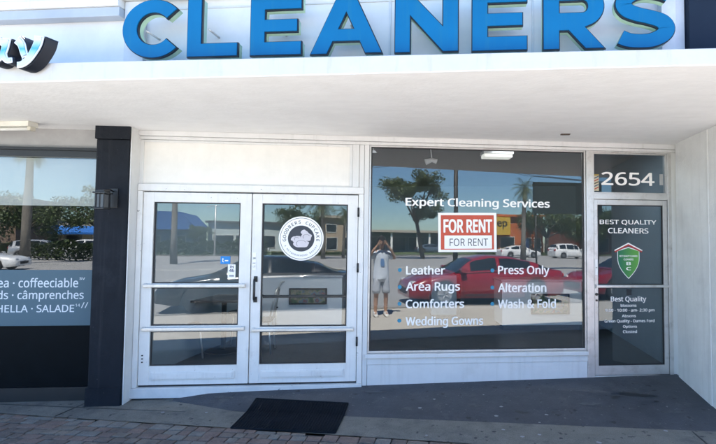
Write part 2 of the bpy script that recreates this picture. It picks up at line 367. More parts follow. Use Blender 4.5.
poly_slab('cafe_floor', mat('cafe_floor_tile', (0.03,0.03,0.033), rough=0.4), [(-9.4,yi(-9.4)),(-3.745,yi(-3.745)),(-3.745,10.99),(-9.4,10.99)], -0.2, -0.02)
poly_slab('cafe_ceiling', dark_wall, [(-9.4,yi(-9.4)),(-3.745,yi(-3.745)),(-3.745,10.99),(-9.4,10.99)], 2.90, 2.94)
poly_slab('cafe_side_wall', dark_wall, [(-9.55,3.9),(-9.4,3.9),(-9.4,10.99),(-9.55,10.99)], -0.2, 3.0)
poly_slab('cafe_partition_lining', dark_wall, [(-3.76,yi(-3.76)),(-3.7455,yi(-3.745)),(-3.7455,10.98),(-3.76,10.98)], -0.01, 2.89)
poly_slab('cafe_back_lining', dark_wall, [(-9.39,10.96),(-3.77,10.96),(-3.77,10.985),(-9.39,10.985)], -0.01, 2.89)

# ------------------------------------------------------------------ the cleaners' shopfront
SH = thing('cleaners_shop', 'white cleaners storefront with a double glass door, wide window and single door', 'shop', FO, ANG)
def door_frame(mb, s0, s1, z0, z1, panes, y0, y1, bev=0.003):
    """stiles run full height, rails butt between them; panes = list of (z0,z1) openings, sp = pane edges"""
    a, b_ = panes['s']; mb.box(s0, a, y0, y1, z0, z1, bev=bev); mb.box(b_, s1, y0, y1, z0, z1, bev=bev)
    zs = [z0] + [v for p in panes['z'] for v in p] + [z1]
    for i in range(0, len(zs), 2): mb.box(a, b_, y0+0.001, y1-0.001, zs[i], zs[i+1], bev=bev)
GK = 0.014
def panes(parent, s, zs, m=None, y=0.004, th=0.006):
    for z0, z1 in zs:
        gk = MB(); a, b_ = s
        gk.box(a, a+GK, y-0.012, y-0.001, z0, z1); gk.box(b_-GK, b_, y-0.012, y-0.001, z0, z1)
        gk.box(a+GK, b_-GK, y-0.012, y-0.001, z0, z0+GK*.8); gk.box(a+GK, b_-GK, y-0.012, y-0.001, z1-GK*.8, z1)
        gk.build('gasket', dark_alu, parent)
        MB().box(a+0.002, b_-0.002, y, y+th, z0+0.002, z1-0.002).build('glass_pane', m or glass_m, parent)
# outer frame of the double door
fr = MB(); fr.box(-2.585, -2.535, -0.045, 0.06, 0.045, 2.11, bev=.004); fr.box(-0.262, -0.205, -0.045, 0.06, 0.045, 2.11, bev=.004)
fr.box(-2.585, -0.205, -0.047, 0.06, 2.112, 2.185, bev=.005)
fr.build('door_casing', door_m, SH)
dkg = MB(); dkg.box(-2.53, -0.265, -0.012, 0.03, 0.046, 0.062); dkg.build('door_gap', dark_alu, SH)
# left leaf
dl = MB(); door_frame(dl, -2.53, -1.412, 0.066, 2.098, dict(s=(-2.425,-1.53), z=[(0.262,0.622),(0.682,1.084),(1.128,1.995)]), -0.028, 0.03)
DL = dl.build('door', door_m, SH); DL['label'] = 'left door leaf with two push bars and small stickers'
panes(DL, (-2.425,-1.53), [(0.262,0.622),(0.682,1.084),(1.128,1.995)])
for z in (0.652, 1.106):
    b = MB(); b.box(-2.50, -1.455, -0.062, -0.04, z-0.017, z+0.017, bev=.005)
    for s in (-2.50, -1.49): b.box(s, s+0.035, -0.0395, -0.029, z-0.024, z+0.024, bev=.002)
    b.build('push_bar', alu_m, DL)
def kick(parent, s0, s1):
    b = MB(); b.box(s0, s1, -0.040, -0.0285, 0.120, 0.205, bev=.006); b.box(s0+0.02, s1-0.02, -0.046, -0.0405, 0.135, 0.19, bev=.002)
    b.build('kick_rail', door_m, parent)
kick(DL, -2.40, -1.55)
for z in (0.30, 0.335, 0.37): bx('scuff_mark', black_metal, DL, -2.50, -2.485, -0.034, -0.0285, z, z+0.012)
# right leaf
dr = MB(); door_frame(dr, -1.402, -0.268, 0.066, 2.098, dict(s=(-1.30,-0.378), z=[(0.262,0.612),(0.662,1.995)]), -0.028, 0.03)
DR = dr.build('door', door_m, SH); DR['label'] = 'right door leaf with a black pull handle and round white decal'
panes(DR, (-1.30,-0.378), [(0.262,0.612),(0.662,1.995)])
b = MB(); b.box(-1.38, -0.30, -0.062, -0.04, 0.632-0.015, 0.632+0.015, bev=.005)
for s in (-1.38, -0.335): b.box(s, s+0.035, -0.0395, -0.029, 0.608, 0.656, bev=.002)
b.build('push_bar', alu_m, DR)
kick(DR, -1.28, -0.40)
b = MB(); b.tube([(-1.352,-0.028,0.955),(-1.352,-0.075,0.955),(-1.352,-0.085,0.975),(-1.352,-0.085,1.155),(-1.352,-0.075,1.175),(-1.352,-0.028,1.175)], 0.0125, 10)
b.box(-1.372, -1.332, -0.036, -0.0285, 0.925, 0.985, bev=.003); b.box(-1.372, -1.332, -0.036, -0.0285, 1.145, 1.205, bev=.003)
b.build('pull_handle', black_metal, DR)
b = MB(); b.box(-1.30+0.01, -0.388, 0.03, 0.055, 0.965, 0.995, bev=.004); b.build('panic_bar', black_metal, DR)
b = MB(); b.box(-1.391, -1.352, -0.033, -0.0285, 1.27, 1.46, bev=.002); b.build('lock_plate', vinyl_m, DR)
b = MB(); b.lathe([(0.013,-0.045),(0.013,-0.034)], 14, origin=(-1.372,0,1.31), axis='y'); b.build('lock_cylinder', alu_m, DR)
fit_text('LOCK', trim_black, DR, -1.386, -1.357, 1.34, 1.352, -0.0335); fit_text('24H', trim_black, DR, -1.386, -1.357, 1.39, 1.41, -0.0335, name='lettering')
for z in (0.45, 1.25, 1.86):
    b = MB(); b.tube([(-0.262,-0.052,z),(-0.262,-0.052,z+0.10)], 0.011, 10); b.build('hinge', black_metal, DR)
# transom panel over the double door, ledge, posts
bx('transom_panel', cream_m, SH, -2.553, -0.367, 0.0, 0.05, 2.188, 2.665)
tr = MB(); tr.box(-2.60, -2.553, -0.012, 0.05, 2.188, 2.665, bev=.003); tr.box(-0.367, -0.335, -0.012, 0.05, 2.188, 2.665, bev=.003)
tr.box(-2.553, -0.367, -0.010, 0.05, 2.640, 2.665, bev=.003)
tr.box(-2.60, 3.50, -0.030, 0.06, 2.667, 2.700, bev=.004); tr.box(-2.60, 3.50, -0.055, 0.06, 2.702, 2.7565, bev=.006)
tr.build('trim', white_paint, SH)
bx('wall_head', in_wall, SH, -2.60, 3.50, 0.045, 0.09, 2.7575, 2.95)
po = MB(); po.box(-0.333, -0.262, -0.03, 0.06, 2.188, 2.665, bev=.004); po.box(-0.259, -0.205, -0.022, 0.06, 2.188, 2.665, bev=.004)
po.box(-0.202, -0.150, -0.035, 0.06, -0.02, 2.665, bev=.004)
po.build('post', white_paint, SH)
thr = MB(); thr.box(-2.598, -0.203, -0.065, 0.06, -0.06, 0.044, bev=.006); thr.build('threshold', stained('chipped_sill_paint', (0.70,0.70,0.69), (0.22,0.22,0.22), lo=0.63, hi=0.67, scale=11, rough=0.7), SH)
# large window
fw_ = MB(); fw_.box(-0.148, -0.130, -0.02, 0.05, 0.365, 2.665, bev=.002); fw_.box(2.332, 2.350, -0.02, 0.05, 0.365, 2.665, bev=.002)
fw_.box(-0.130, 2.332, -0.019, 0.05, 0.365, 0.385, bev=.002); fw_.box(-0.130, 2.332, -0.019, 0.05, 2.648, 2.665, bev=.002)
WIN = fw_.build('window', alu_m, SH); WIN['label'] = 'wide shop window with white vinyl service list'
panes(WIN, (-0.130, 2.332), [(0.385, 2.648)], glass_m, th=0.008)
LY = 0.0016
fit_text('Expert Cleaning Services', vinyl_m, WIN, 0.259, 1.929, 1.965, 2.088, LY, offset=0.018)
for s, r in ((0.271, (('Leather',0.711,1.222,1.322),('Area Rugs',0.882,1.012,1.138),('Comforters',0.930,0.848,0.948),('Wedding Gowns',1.148,0.628,0.757))),
             (1.318, (('Press Only',1.921,1.197,1.328),('Alteration',1.884,1.022,1.128),('Wash & Fold',1.996,0.840,0.945)))):
    for w, s1, z0, z1 in r: fit_text(w, vinyl_m, WIN, s, s1, z0, z1, LY, offset=0.018)
bul = mat('blue_bullet_vinyl', (0.015, 0.22, 0.36), rough=0.5, var=0.02)
for s, zz in ((0.202, (1.273, 1.084, 0.898, 0.712)), (1.253, (1.270, 1.077, 0.892))):
    for z in zz: MB().lathe([(0.022, LY-0.0012), (0.022, LY)], 20, origin=(s,0,z), axis='y').build('bullet_dot', bul, WIN)
bp_ = MB(); bp_.box(-0.172, 2.350, -0.075, 0.05, 0.318, 0.361, bev=.006); bp_.box(-0.150, 2.350, -0.045, 0.05, 0.245, 0.316, bev=.004); bp_.box(-0.146, 2.350, -0.035, 0.05, -0.05, 0.243, bev=.003)
bp_.build('base_panel', white_paint, SH)
# mullion, fanlight and single door
mu_ = MB(); mu_.box(2.353, 2.440, -0.035, 0.06, 0.02, 2.665, bev=.005); mu_.box(3.345, 3.392, -0.035, 0.06, 0.02, 2.665, bev=.005)
mu_.box(2.440, 3.345, -0.033, 0.06, 2.100, 2.168, bev=.005); mu_.box(2.440, 3.345, -0.033, 0.06, 2.648, 2.665, bev=.003)
mu_.box(2.440, 3.345, -0.033, 0.06, 0.02, 0.072, bev=.004)
mu_.build('door_casing', alu_m, SH)
bx('wall_strip', white_paint, SH, 3.395, 3.50, -0.025, 0.06, -0.05, 2.665, bev=.004)
fl = MB(); fl.box(2.441, 2.455, -0.015, 0.03, 2.169, 2.647); fl.box(3.330, 3.344, -0.015, 0.03, 2.169, 2.647); fl.box(2.455, 3.330, -0.014, 0.03, 2.169, 2.183); fl.box(2.455, 3.330, -0.014, 0.03, 2.633, 2.647)
FL = fl.build('fanlight', alu_m, SH)
MB().box(2.456, 3.329, 0.004, 0.010, 2.184, 2.632).build('glass_pane', tint_glass, FL)
fit_text('2654', vinyl_m, FL, 2.550, 3.205, 2.268, 2.424, LY, offset=0.012)
ds = MB(); door_frame(ds, 2.446, 3.340, 0.076, 2.096, dict(s=(2.490,3.292), z=[(0.182,1.078),(1.106,2.036)]), -0.022, 0.03)
DS = ds.build('door', alu_m, SH); DS['label'] = 'single narrow glass door with green shield decal and opening hours'
panes(DS, (2.490,3.292), [(0.182,1.078),(1.106,2.036)], tint_glass)
b = MB(); b.box(2.458, 3.33, -0.060, -0.038, 1.078, 1.106, bev=.004)
for s in (2.452, 3.305): b.box(s, s+0.03, -0.0375, -0.023, 1.068, 1.116, bev=.002)
b.build('push_bar', alu_m, DS)
b = MB(); b.lathe([(0.016,-0.034),(0.016,-0.0225)], 16, origin=(2.468,0,1.00), axis='y'); b.lathe([(0.011,-0.034),(0.011,-0.0225)], 16, origin=(2.468,0,0.93), axis='y'); b.build('lock_cylinder', black_metal, DS)
b = MB(); b.box(2.455, 2.483, -0.026, -0.0225, 1.22, 1.40); b.build('lock_plate', vinyl_m, DS)
fit_text('PUSH', trim_black, DS, 2.46, 2.479, 1.30, 1.312, -0.0265)
for w, a in (('BEST QUALITY', (2.526,3.221,1.800,1.862)), ('CLEANERS', (2.626,3.122,1.705,1.767)), ('Best Quality', (2.652,3.084,0.895,0.972)),
             ('blossoms', (2.771,2.963,0.850,0.884)), ('9:00 - 10:00 - am- 2:30 pm', (2.585,3.184,0.785,0.828)), ('Absons', (2.785,2.955,0.730,0.763)),
             ('Green Quality - Dames Ford', (2.574,3.182,0.660,0.706)), ('Options', (2.796,2.966,0.600,0.639)), ('Closted', (2.795,2.965,0.548,0.582))):
    fit_text(w, vinyl_m, DS, *a, LY, offset=0.012)
# right return wall, square to the street
b = MB()
def wbox(mb, x0, x1, y0, y1, z0, z1, bev=0.004):
    t = bmesh.new(); M_ = Matrix.Translation(FO) @ Matrix.Rotation(ANG, 4, 'Z'); mb.box(x0, x1, y0, y1, z0, z1, bev=bev, mx=M_.inverted())
wbox(b, 2.445, 2.80, 4.905, 5.62, -0.2, 2.7565); wbox(b, 2.452, 2.80, 4.62, 4.900, -0.2, 2.7565)
b.build('side_wall', stained('side_wall_paint', (0.79,0.785,0.76), (0.62,0.62,0.61), lo=0.55, hi=0.8, scale=1.4, rough=0.7, var=0.06, bump=0.5, bscale=45), SH); streaked(MATS['side_wall_paint'], (0.52, 0.51, 0.48), 0.5, 5)

# ------------------------------------------------------------------ the cafe next door
CF = thing('cafe_shop', 'dark cafe storefront at the left with black frame and black pillar', 'shop', FO, ANG)
b = MB(); b.box(-2.925, -2.602, -0.20, 0.03, -0.12, 2.62, bev=.012); b.build('pillar', black_paint, CF)
b = MB(); b.box(-2.936, -2.596, -0.212, -0.187, 2.622, 2.7565, bev=.004); b.box(-2.936, -2.602, -0.186, 0.03, 2.622, 2.7565); b.build('pillar_cap', black_paint, CF); b = MB(); b.box(-2.940, -2.603, -0.214, -0.202, -0.12, 0.10, bev=.004); b.build('pillar_base', black_paint, CF)
b = MB(); b.box(-2.600, -2.588, -0.185, 0.05, -0.10, 2.7565, bev=.003); b.build('white_side_board', white_paint, CF)
fr = MB(); fr.box(-6.2, -2.93, -0.03, 0.05, 2.455, 2.52); fr.box(-6.2, -2.93, -0.05, 0.05, 2.522, 2.55); fr.box(-6.2, -2.93, -0.02, 0.05, -0.10, 0.06)
fr.box(-2.985, -2.93, -0.02, 0.05, 0.062, 2.454); fr.box(-6.2, -6.14, -0.02, 0.05, 0.062, 2.454)
CW = fr.build('window', black_metal, CF)
MB().box(-6.139, -2.986, 0.004, 0.012, 0.691, 2.453).build('glass_pane', glass_m, CW)
MB().box(-6.139, -2.986, 0.004, 0.012, 0.063, 0.689).build('dark_panel', mat('dim_interior_tone', (0.002,0.004,0.006), rough=.6, spec=.09, var=.3), CW)  # opaque dark sheet stands in for the dim interior behind the lower glass
MB().box(-6.139, -2.986, 0.0024, 0.0034, 0.69, 1.268).build('frosted_band', frost_m, CW)
bx('inner_head', dark_wall, CF, -6.2, -2.60, 0.051, 0.09, 2.556, 2.95)
bx('wall_head', mat('cafe_fascia_wall', (0.36,0.355,0.35), rough=0.8), CF, -6.2, -2.945, 0.0, 0.05, 2.555, 2.7565)
fit_text('ea \u00b7 coffeeciable', pale_vinyl, CW, -3.955, -3.171, 1.085, 1.184, LY, offset=0.008)
fit_text('ds \u00b7 c\u00e2mprenches', pale_vinyl, CW, -3.955, -3.112, 0.938, 1.055, LY, offset=0.008)
fit_text('HELLA \u00b7 SALADE', pale_vinyl, CW, -3.955, -3.201, 0.828, 0.906, LY, offset=0.008)
fit_text('sv', pale_vinyl, CW, -3.160, -3.105, 1.165, 1.19, LY, offset=0.004); fit_text('14', pale_vinyl, CW, -3.190, -3.145, 0.885, 0.915, LY, offset=0.004); fit_text('// \u00b7', pale_vinyl, CW, -3.135, -3.02, 0.87, 0.93, LY, offset=0.004)
tag(MB().box(-6.1, -3.03, 0.06, 0.068, 1.945, 2.45).build('roller_blind', film('blind_fabric', (0.62,0.60,0.55), 0.80)), 'pale roller blind half down inside the cafe window', 'blind')
o = bpy.data.objects['roller_blind']; o.matrix_world = Matrix.Translation(FO) @ Matrix.Rotation(ANG, 4, 'Z')

# ------------------------------------------------------------------ canopy and parapet
CA = thing('canopy', 'long white concrete canopy with flat underside over the shopfronts', 'canopy', (0, 3.13, 2.757))
b = MB(); pl_ = [(-9.5,0),(6.5,0),(6.5,5.0),(2.81,5.0),(2.81,YF(2.81)-3.13+.04),(-9.5,YF(-9.5)-3.13+.04)]
a_ = [b.bm.verts.new((x,y_,0)) for x,y_ in pl_]; c_ = [b.bm.verts.new((x,y_,.006)) for x,y_ in pl_]
b.bm.faces.new(list(reversed(a_))); b.bm.faces.new(c_)
for k in range(6): b.bm.faces.new((a_[k],a_[(k+1)%6],c_[(k+1)%6],c_[k]))
b.build('soffit', soffit_m, CA)
b = MB(); t_ = bmesh.new(); zt = lambda x: 0.142-0.0060*(x+3.5)       # the face tapers a little towards the right
v_ = [t_.verts.new(p) for p in ((-9.5,-.004,.0065),(6.5,-.004,.0065),(6.5,.03,.0065),(-9.5,.03,.0065),(-9.5,-.004,zt(-9.5)),(6.5,-.004,zt(6.5)),(6.5,.03,zt(6.5)),(-9.5,.03,zt(-9.5)))]
for q in ((0,3,2,1),(4,5,6,7),(0,1,5,4),(1,2,6,5),(2,3,7,6),(3,0,4,7)): t_.faces.new([v_[i] for i in q])
bmesh.ops.bevel(t_, geom=t_.edges[:], offset=.004, segments=2, profile=.6, affect='EDGES'); b.add(t_)
b.box(-9.5, 6.5, 0.031, 0.30, 0.06, 0.075); b.build('fascia', stained('fascia_paint', (0.585, 0.58, 0.565), (0.50, 0.49, 0.47), lo=0.58, hi=0.8, scale=1.3, rough=0.6, var=0.05, bump=0.12, bscale=60), CA); streaked(MATS['fascia_paint'], (0.33, 0.33, 0.31), 0.45, 5, .8)
PW = thing('parapet_wall', 'pale sign wall rising above the canopy behind the letters', 'wall', (0, 3.43, 2.75))
sign_wall = stained('sign_wall_panel', (0.70,0.71,0.72), (0.61,0.62,0.63), lo=0.5, hi=0.8, scale=1.2, rough=0.6, var=0.05)
grey_trim = mat('grey_trim_paint', (0.40,0.44,0.49), rough=0.55, var=0.08)
bx('wall', sign_wall, PW, -9.5, 6.5, 0.035, 0.30, 0.090, 0.93)
b = MB(); ya, yb = SKY0-3.43, SKY1-3.43
b.box(-9.5, 6.5, 0.301, ya, 0.20, 0.40); b.box(-9.5, 6.5, yb, 7.8, 0.20, 0.40)
for xa, xb in ((-9.5,-2.9),(-1.3,0.4),(2.0,6.5)): b.box(xa, xb, ya+.001, yb-.001, 0.20, 0.40)
b.build('roof', mat('roof_gravel', (0.3,0.3,0.29)), PW)
for xa, xb in SKX:
    f = MB(); f.box(xa, xb, ya, yb, 0.402, 0.41); f.build('added_skylight', trans, PW)  # invented roof panel, out of view, added to light the shop inside
b = MB(); b.box(-9.5, -2.735, -0.055, 0.034, 0.615, 0.690, bev=.006); b.box(-9.5, 6.5, -0.07, 0.034, 0.76, 0.93, bev=.004, mi=1); b.box(-9.5, -2.735, -0.0705, 0.034, 0.692, 0.758, bev=.004, mi=1); b.build('top_beam', [grey_trim, white_paint], PW)
b = MB(); b.box(-2.73, -2.565, 0.0, 0.034, 0.091, 0.755, bev=.003); b.box(-2.564, 1.40, 0.026, 0.034, 0.225, 0.240, bev=.002); b.box(-2.564, 1.40, 0.026, 0.034, 0.690, 0.702, bev=.002)
for x in (-1.65, -0.58, 0.50): b.box(x-0.008, x+0.008, 0.026, 0.0345, 0.241, 0.689)
b.build('panel_trim', mat('pale_trim_paint', (0.60,0.63,0.66), rough=0.6), PW)
b = MB(); b.box(1.40, 1.50, -0.03, 0.034, 0.091, 0.755, bev=.004); b.box(1.501, 1.565, -0.015, 0.034, 0.091, 0.755, bev=.004); b.build('end_pilaster', mat('pilaster_paint', (0.60,0.64,0.69), rough=0.6), PW)
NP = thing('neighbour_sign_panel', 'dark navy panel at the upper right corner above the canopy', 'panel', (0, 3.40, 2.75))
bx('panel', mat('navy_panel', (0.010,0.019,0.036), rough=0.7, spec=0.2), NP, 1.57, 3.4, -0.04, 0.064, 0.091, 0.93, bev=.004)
b = MB(); b.prism([(1.66,0.93),(3.4,0.93),(3.4,0.05),(2.2,0.22)], -0.055, -0.042); b.build('sunlit_corner', mat('sunlit_corner_tone', (0.16,0.18,0.24), rough=0.6), NP)  # lighter plate stands in for sunlight across the panel's upper right

# ------------------------------------------------------------------ CLEANERS letters
def outline_letter(ch, w, h, tv, th, grow=0.0):
    """list of closed outlines (first outer, then holes), lower-left origin"""
    def arc(cx, cy, rx, ry, a0, a1, n=18): return [(cx+rx*cos(radians(a0+(a1-a0)*i/n)), cy+ry*sin(radians(a0+(a1-a0)*i/n))) for i in range(n+1)]
    if ch == 'L': return [[(0,0),(w,0),(w,th),(tv,th),(tv,h),(0,h)]]
    if ch == 'E':
        m0, m1 = h/2-th*.46, h/2+th*.46; return [[(0,0),(w,0),(w,th),(tv,th),(tv,m0),(w*.92,m0),(w*.92,m1),(tv,m1),(tv,h-th),(w,h-th),(w,h),(0,h)]]
    if ch == 'N':
        return [[(0,0),(tv,0),(tv,h*.62),(w-tv,0),(w,0),(w,h),(w-tv,h),(w-tv,h*.40),(tv*.98,h),(0,h)]]
    if ch == 'A':
        c = w/2; k = tv*1.12; t = tv*.56; yb, yt = h*.21, h*.21+th*.9
        def ox(y_): return (c-t)*(y_/h)                       # left outer edge
        ai = h*(c-k)/(c-t+0.0001)                             # apex of the inside
        ai = (c-k)/((c-t)/h)
        inn = lambda y_: ox(y_)+k
        return [[(0,0),(k,0),(inn(yb),yb),(w-inn(yb),yb),(w-k,0),(w,0),(c+t,h),(c-t,h)], [(inn(yt),yt),(c,min(ai,h*.80)),(w-inn(yt),yt)]]
    if ch == 'R':
        r = (h*.64)/2; cy = h-r
        outer = [(0,0),(tv,0),(tv,h*.30),(w*.42,h*.30),(w*.70,0),(w,0),(w*.68,h*.345)] + arc(w-r*1.02,cy,r*1.02,r,-62,90,16) + [(0,h)]
        hole = [(tv,h-2*r+th*1.0)] + arc(w-r*1.02,cy,r*1.02-tv,r-th,-90,90,14) + [(tv,h-th)]
        return [outer, hole]
    if ch == 'C':
        cx, cy = w*.54, h/2; rx, ry = w*.54, h/2
        return [arc(cx,cy,rx,ry,42,318,44) + list(reversed(arc(cx,cy,rx-tv*1.06,ry-th*1.02,40,320,44)))]
    if ch == 'S':
        ctl = [(0.08,0.15),(0.22,0.095),(0.42,0.075),(0.62,0.09),(0.80,0.17),(0.86,0.285),(0.78,0.40),(0.58,0.475),(0.38,0.525),(0.20,0.60),(0.13,0.715),(0.20,0.83),(0.38,0.91),(0.56,0.925),(0.76,0.895),(0.90,0.845)]
        p = [Vector((a*w, (b_-.5)*(1-th/h*.42)*h*1.06+h/2)) for a, b_ in ctl]
        q = []
        for i in range(len(p)-1):
            a, b_, c_, d_ = p[max(i-1,0)], p[i], p[i+1], p[min(i+2,len(p)-1)]
            for k in range(5):
                t = k/5; q.append(0.5*((2*b_)+(-a+c_)*t+(2*a-5*b_+4*c_-d_)*t*t+(-a+3*b_-3*c_+d_)*t**3))
        q.append(p[-1]); Lf, Rt = [], []
        for i, v in enumerate(q):
            d = (q[min(i+1,len(q)-1)]-q[max(i-1,0)]).normalized(); n_ = Vector((-d.y, d.x)); hw = th*.5+ (tv-th)*.5*abs(d.y)+grow
            Lf.append(tuple(v+n_*hw)); Rt.append(tuple(v-n_*hw))
        out = Rt + list(reversed(Lf))
        ys = [a[1] for a in out]; xs = [a[0] for a in out]
        return [[((a[0]-min(xs))/(max(xs)-min(xs))*(w+2*grow)-grow, (a[1]-min(ys))/(max(ys)-min(ys))*(h+2*grow)-grow) for a in out]]
def curve_mesh(outs, extrude, offset=0.0):
    c = bpy.data.curves.new('outline', 'CURVE'); c.dimensions = '2D'; c.fill_mode = 'BOTH'; c.extrude = extrude; c.offset = offset
    for o in outs:
        s = c.splines.new('POLY'); s.points.add(len(o)-1); s.use_cyclic_u = True
        for i, (x, y_) in enumerate(o): s.points[i].co = (x, y_, 0, 1)
    o = bpy.data.objects.new('outline', c); C.objects.link(o)
    dg = bpy.context.evaluated_depsgraph_get(); me = bpy.data.meshes.new_from_object(o.evaluated_get(dg))
    bpy.data.objects.remove(o); bpy.data.curves.remove(c); return me
def strip_mesh(outline, ex):
    """solid ribbon from a stroke outline (one side, then the other side reversed)"""
    b = bmesh.new(); h = len(outline)//2; A = outline[:h]; B = list(reversed(outline[h:]))
    fa = [[b.verts.new((x,y_,z)) for x,y_ in q] for z in (ex,-ex) for q in (A,B)]
    for i in range(h-1):
        b.faces.new((fa[0][i],fa[0][i+1],fa[1][i+1],fa[1][i])); b.faces.new((fa[2][i],fa[3][i],fa[3][i+1],fa[2][i+1]))
        b.faces.new((fa[0][i],fa[2][i],fa[2][i+1],fa[0][i+1])); b.faces.new((fa[1][i],fa[1][i+1],fa[3][i+1],fa[3][i]))
    for i in (0, h-1): b.faces.new((fa[0][i],fa[1][i],fa[3][i],fa[2][i]))
    bmesh.ops.recalc_face_normals(b, faces=b.faces[:])
    me = bpy.data.meshes.new('outline'); b.to_mesh(me); b.free(); return me
def channel_letter(outs, x, z, y_front, depth, parent, mats, rim=0.007, remake=None):
    """face, dark trim cap and can (returns), facing -y; dx,dz skew the can back"""
    b = bmesh.new()
    for ex, off, yc, mi in ((0.004, 0.0, y_front+0.004, 0), (0.010, rim, y_front+0.018, 1), ((depth-0.03)/2, rim*.6, y_front+0.0285+(depth-0.03)/2, 2)):
        me = strip_mesh(remake(off)[0], ex) if remake else curve_mesh(outs, ex, off); k = len(b.verts); kf = len(b.faces); b.from_mesh(me); b.verts.ensure_lookup_table(); b.faces.ensure_lookup_table()
        for v in b.verts[k:]:
            v.co = (v.co.x+x, yc-v.co.z, v.co.y+z)
        for f in b.faces[kf:]: f.material_index = mi
        bpy.data.meshes.remove(me)
    me = bpy.data.meshes.new('letter'); b.to_mesh(me); b.free()
    for m in mats: me.materials.append(m)
    o = bpy.data.objects.new('letter', me); C.objects.link(o); o.parent = parent; return o
YL = 3.25
SG = thing('cleaners_sign', 'row of large blue channel letters reading CLEANERS on the canopy', 'sign', (0, 0, 0))
for ch, x0, x1 in (('C',-2.600,-2.145),('L',-2.080,-1.692),('E',-1.588,-1.205),('A',-1.128,-0.605),('N',-0.505,-0.055),('E',0.048,0.428),('R',0.545,0.955),('S',1.035,1.425)):
    ov = 0.003 if ch in 'CS' else 0; zl = 2.970-0.0078*(x0+2.6)
    channel_letter(outline_letter(ch, x1-x0, 0.438+2*ov, 0.105, 0.094), x0, zl-ov, YL, 0.075, SG, [blue_face, trim_black, green_ret],
                   remake=(lambda q, a=x1-x0, o_=ov: outline_letter('S', a, 0.438+2*o_, 0.105, 0.094, q)) if ch == 'S' else None)
b = MB()
for x in (-2.45, -1.95, -1.4, -0.85, -0.28, 0.2, 0.7, 1.2): b.tube([(x,YL+.06,3.2),(x,3.465,3.2)], 0.008, 8)
b.build('standoff', alu_m, SG)
# cafe sign: script letters with chrome-blue faces and deep black sides
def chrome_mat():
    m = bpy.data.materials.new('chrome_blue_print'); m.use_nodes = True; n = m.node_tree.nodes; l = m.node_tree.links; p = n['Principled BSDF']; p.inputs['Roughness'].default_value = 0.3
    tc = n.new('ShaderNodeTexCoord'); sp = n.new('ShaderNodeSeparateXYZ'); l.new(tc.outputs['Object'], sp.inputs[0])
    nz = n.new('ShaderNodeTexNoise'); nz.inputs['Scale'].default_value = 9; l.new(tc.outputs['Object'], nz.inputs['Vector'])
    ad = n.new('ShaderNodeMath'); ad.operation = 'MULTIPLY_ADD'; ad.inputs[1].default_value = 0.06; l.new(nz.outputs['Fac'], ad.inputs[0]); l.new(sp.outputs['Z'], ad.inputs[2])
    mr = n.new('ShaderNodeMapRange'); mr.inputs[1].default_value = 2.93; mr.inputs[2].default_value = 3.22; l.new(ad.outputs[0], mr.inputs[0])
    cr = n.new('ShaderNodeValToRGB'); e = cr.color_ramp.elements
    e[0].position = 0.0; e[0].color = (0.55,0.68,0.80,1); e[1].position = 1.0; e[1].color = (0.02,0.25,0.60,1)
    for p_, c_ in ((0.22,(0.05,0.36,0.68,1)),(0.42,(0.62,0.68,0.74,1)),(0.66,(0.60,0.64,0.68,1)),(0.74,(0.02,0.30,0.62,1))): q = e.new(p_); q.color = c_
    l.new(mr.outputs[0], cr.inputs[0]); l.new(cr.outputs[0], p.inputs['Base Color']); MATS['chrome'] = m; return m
chrome = chrome_mat(); white_edge = mat('white_letter_edge', (0.78,0.82,0.86)); ink = mat('black_letter_sides', (0.006,0.008,0.014), rough=0.5)
CS = thing('cafe_sign', 'script letters ay with blue chrome faces and deep black sides', 'sign')
def stroke(pts, wd, cap=5):
    q = []; p = [Vector(a) for a in pts]
    for i in range(len(p)-1):
        a, b_, c_, d_ = p[max(i-1,0)], p[i], p[i+1], p[min(i+2,len(p)-1)]
        for k in range(5):
            t = k/5; q.append(0.5*((2*b_)+(-a+c_)*t+(2*a-5*b_+4*c_-d_)*t*t+(-a+3*b_-3*c_+d_)*t**3))
    q.append(p[-1]); L_, R_ = [], []
    for i, v in enumerate(q):
        d = (q[min(i+1,len(q)-1)]-q[max(i-1,0)]).normalized(); n_ = Vector((-d.y,d.x)); f = i/(len(q)-1)
        hw = (wd[0]+(wd[1]-wd[0])*f)/2; L_.append(tuple(v+n_*hw)); R_.append(tuple(v-n_*hw))
    return R_ + list(reversed(L_))
def script_letter(parts):
    b = bmesh.new(); yf = 3.02
    for i, o_ in enumerate(parts):
        for ex, off, yc, mi in ((0.003, -0.009, yf+0.003-i*0.0012, 0), (0.003, 0.0, yf+0.0095-i*0.0012, 1), (0.034, 0.004, yf+0.049+i*0.0012, 2)):
            me = curve_mesh([o_], ex, off); k = len(b.verts); kf = len(b.faces); b.from_mesh(me); b.verts.ensure_lookup_table(); b.faces.ensure_lookup_table()
            for v in b.verts[k:]:
                yy = yc-v.co.z; bk = (yy-yf)/0.12; v.co = (v.co.x+0.05*bk*(mi == 2), yy, v.co.y-0.012*bk*(mi == 2))
            for f in b.faces[kf:]: f.material_index = mi
            bpy.data.meshes.remove(me)
    me = bpy.data.meshes.new('letter'); b.to_mesh(me); b.free()
    for m in (chrome, white_edge, ink): me.materials.append(m)
    o = bpy.data.objects.new('letter', me); C.objects.link(o); o.parent = CS
script_letter([stroke([(-3.33,3.00),(-3.375,3.03),(-3.44,3.015),(-3.475,2.95),(-3.45,2.895),(-3.40,2.885),(-3.35,2.92),(-3.325,2.97)], (0.05,0.045)),
               stroke([(-3.315,3.045),(-3.325,2.98),(-3.335,2.93),(-3.31,2.885),(-3.265,2.885)], (0.065,0.035))])
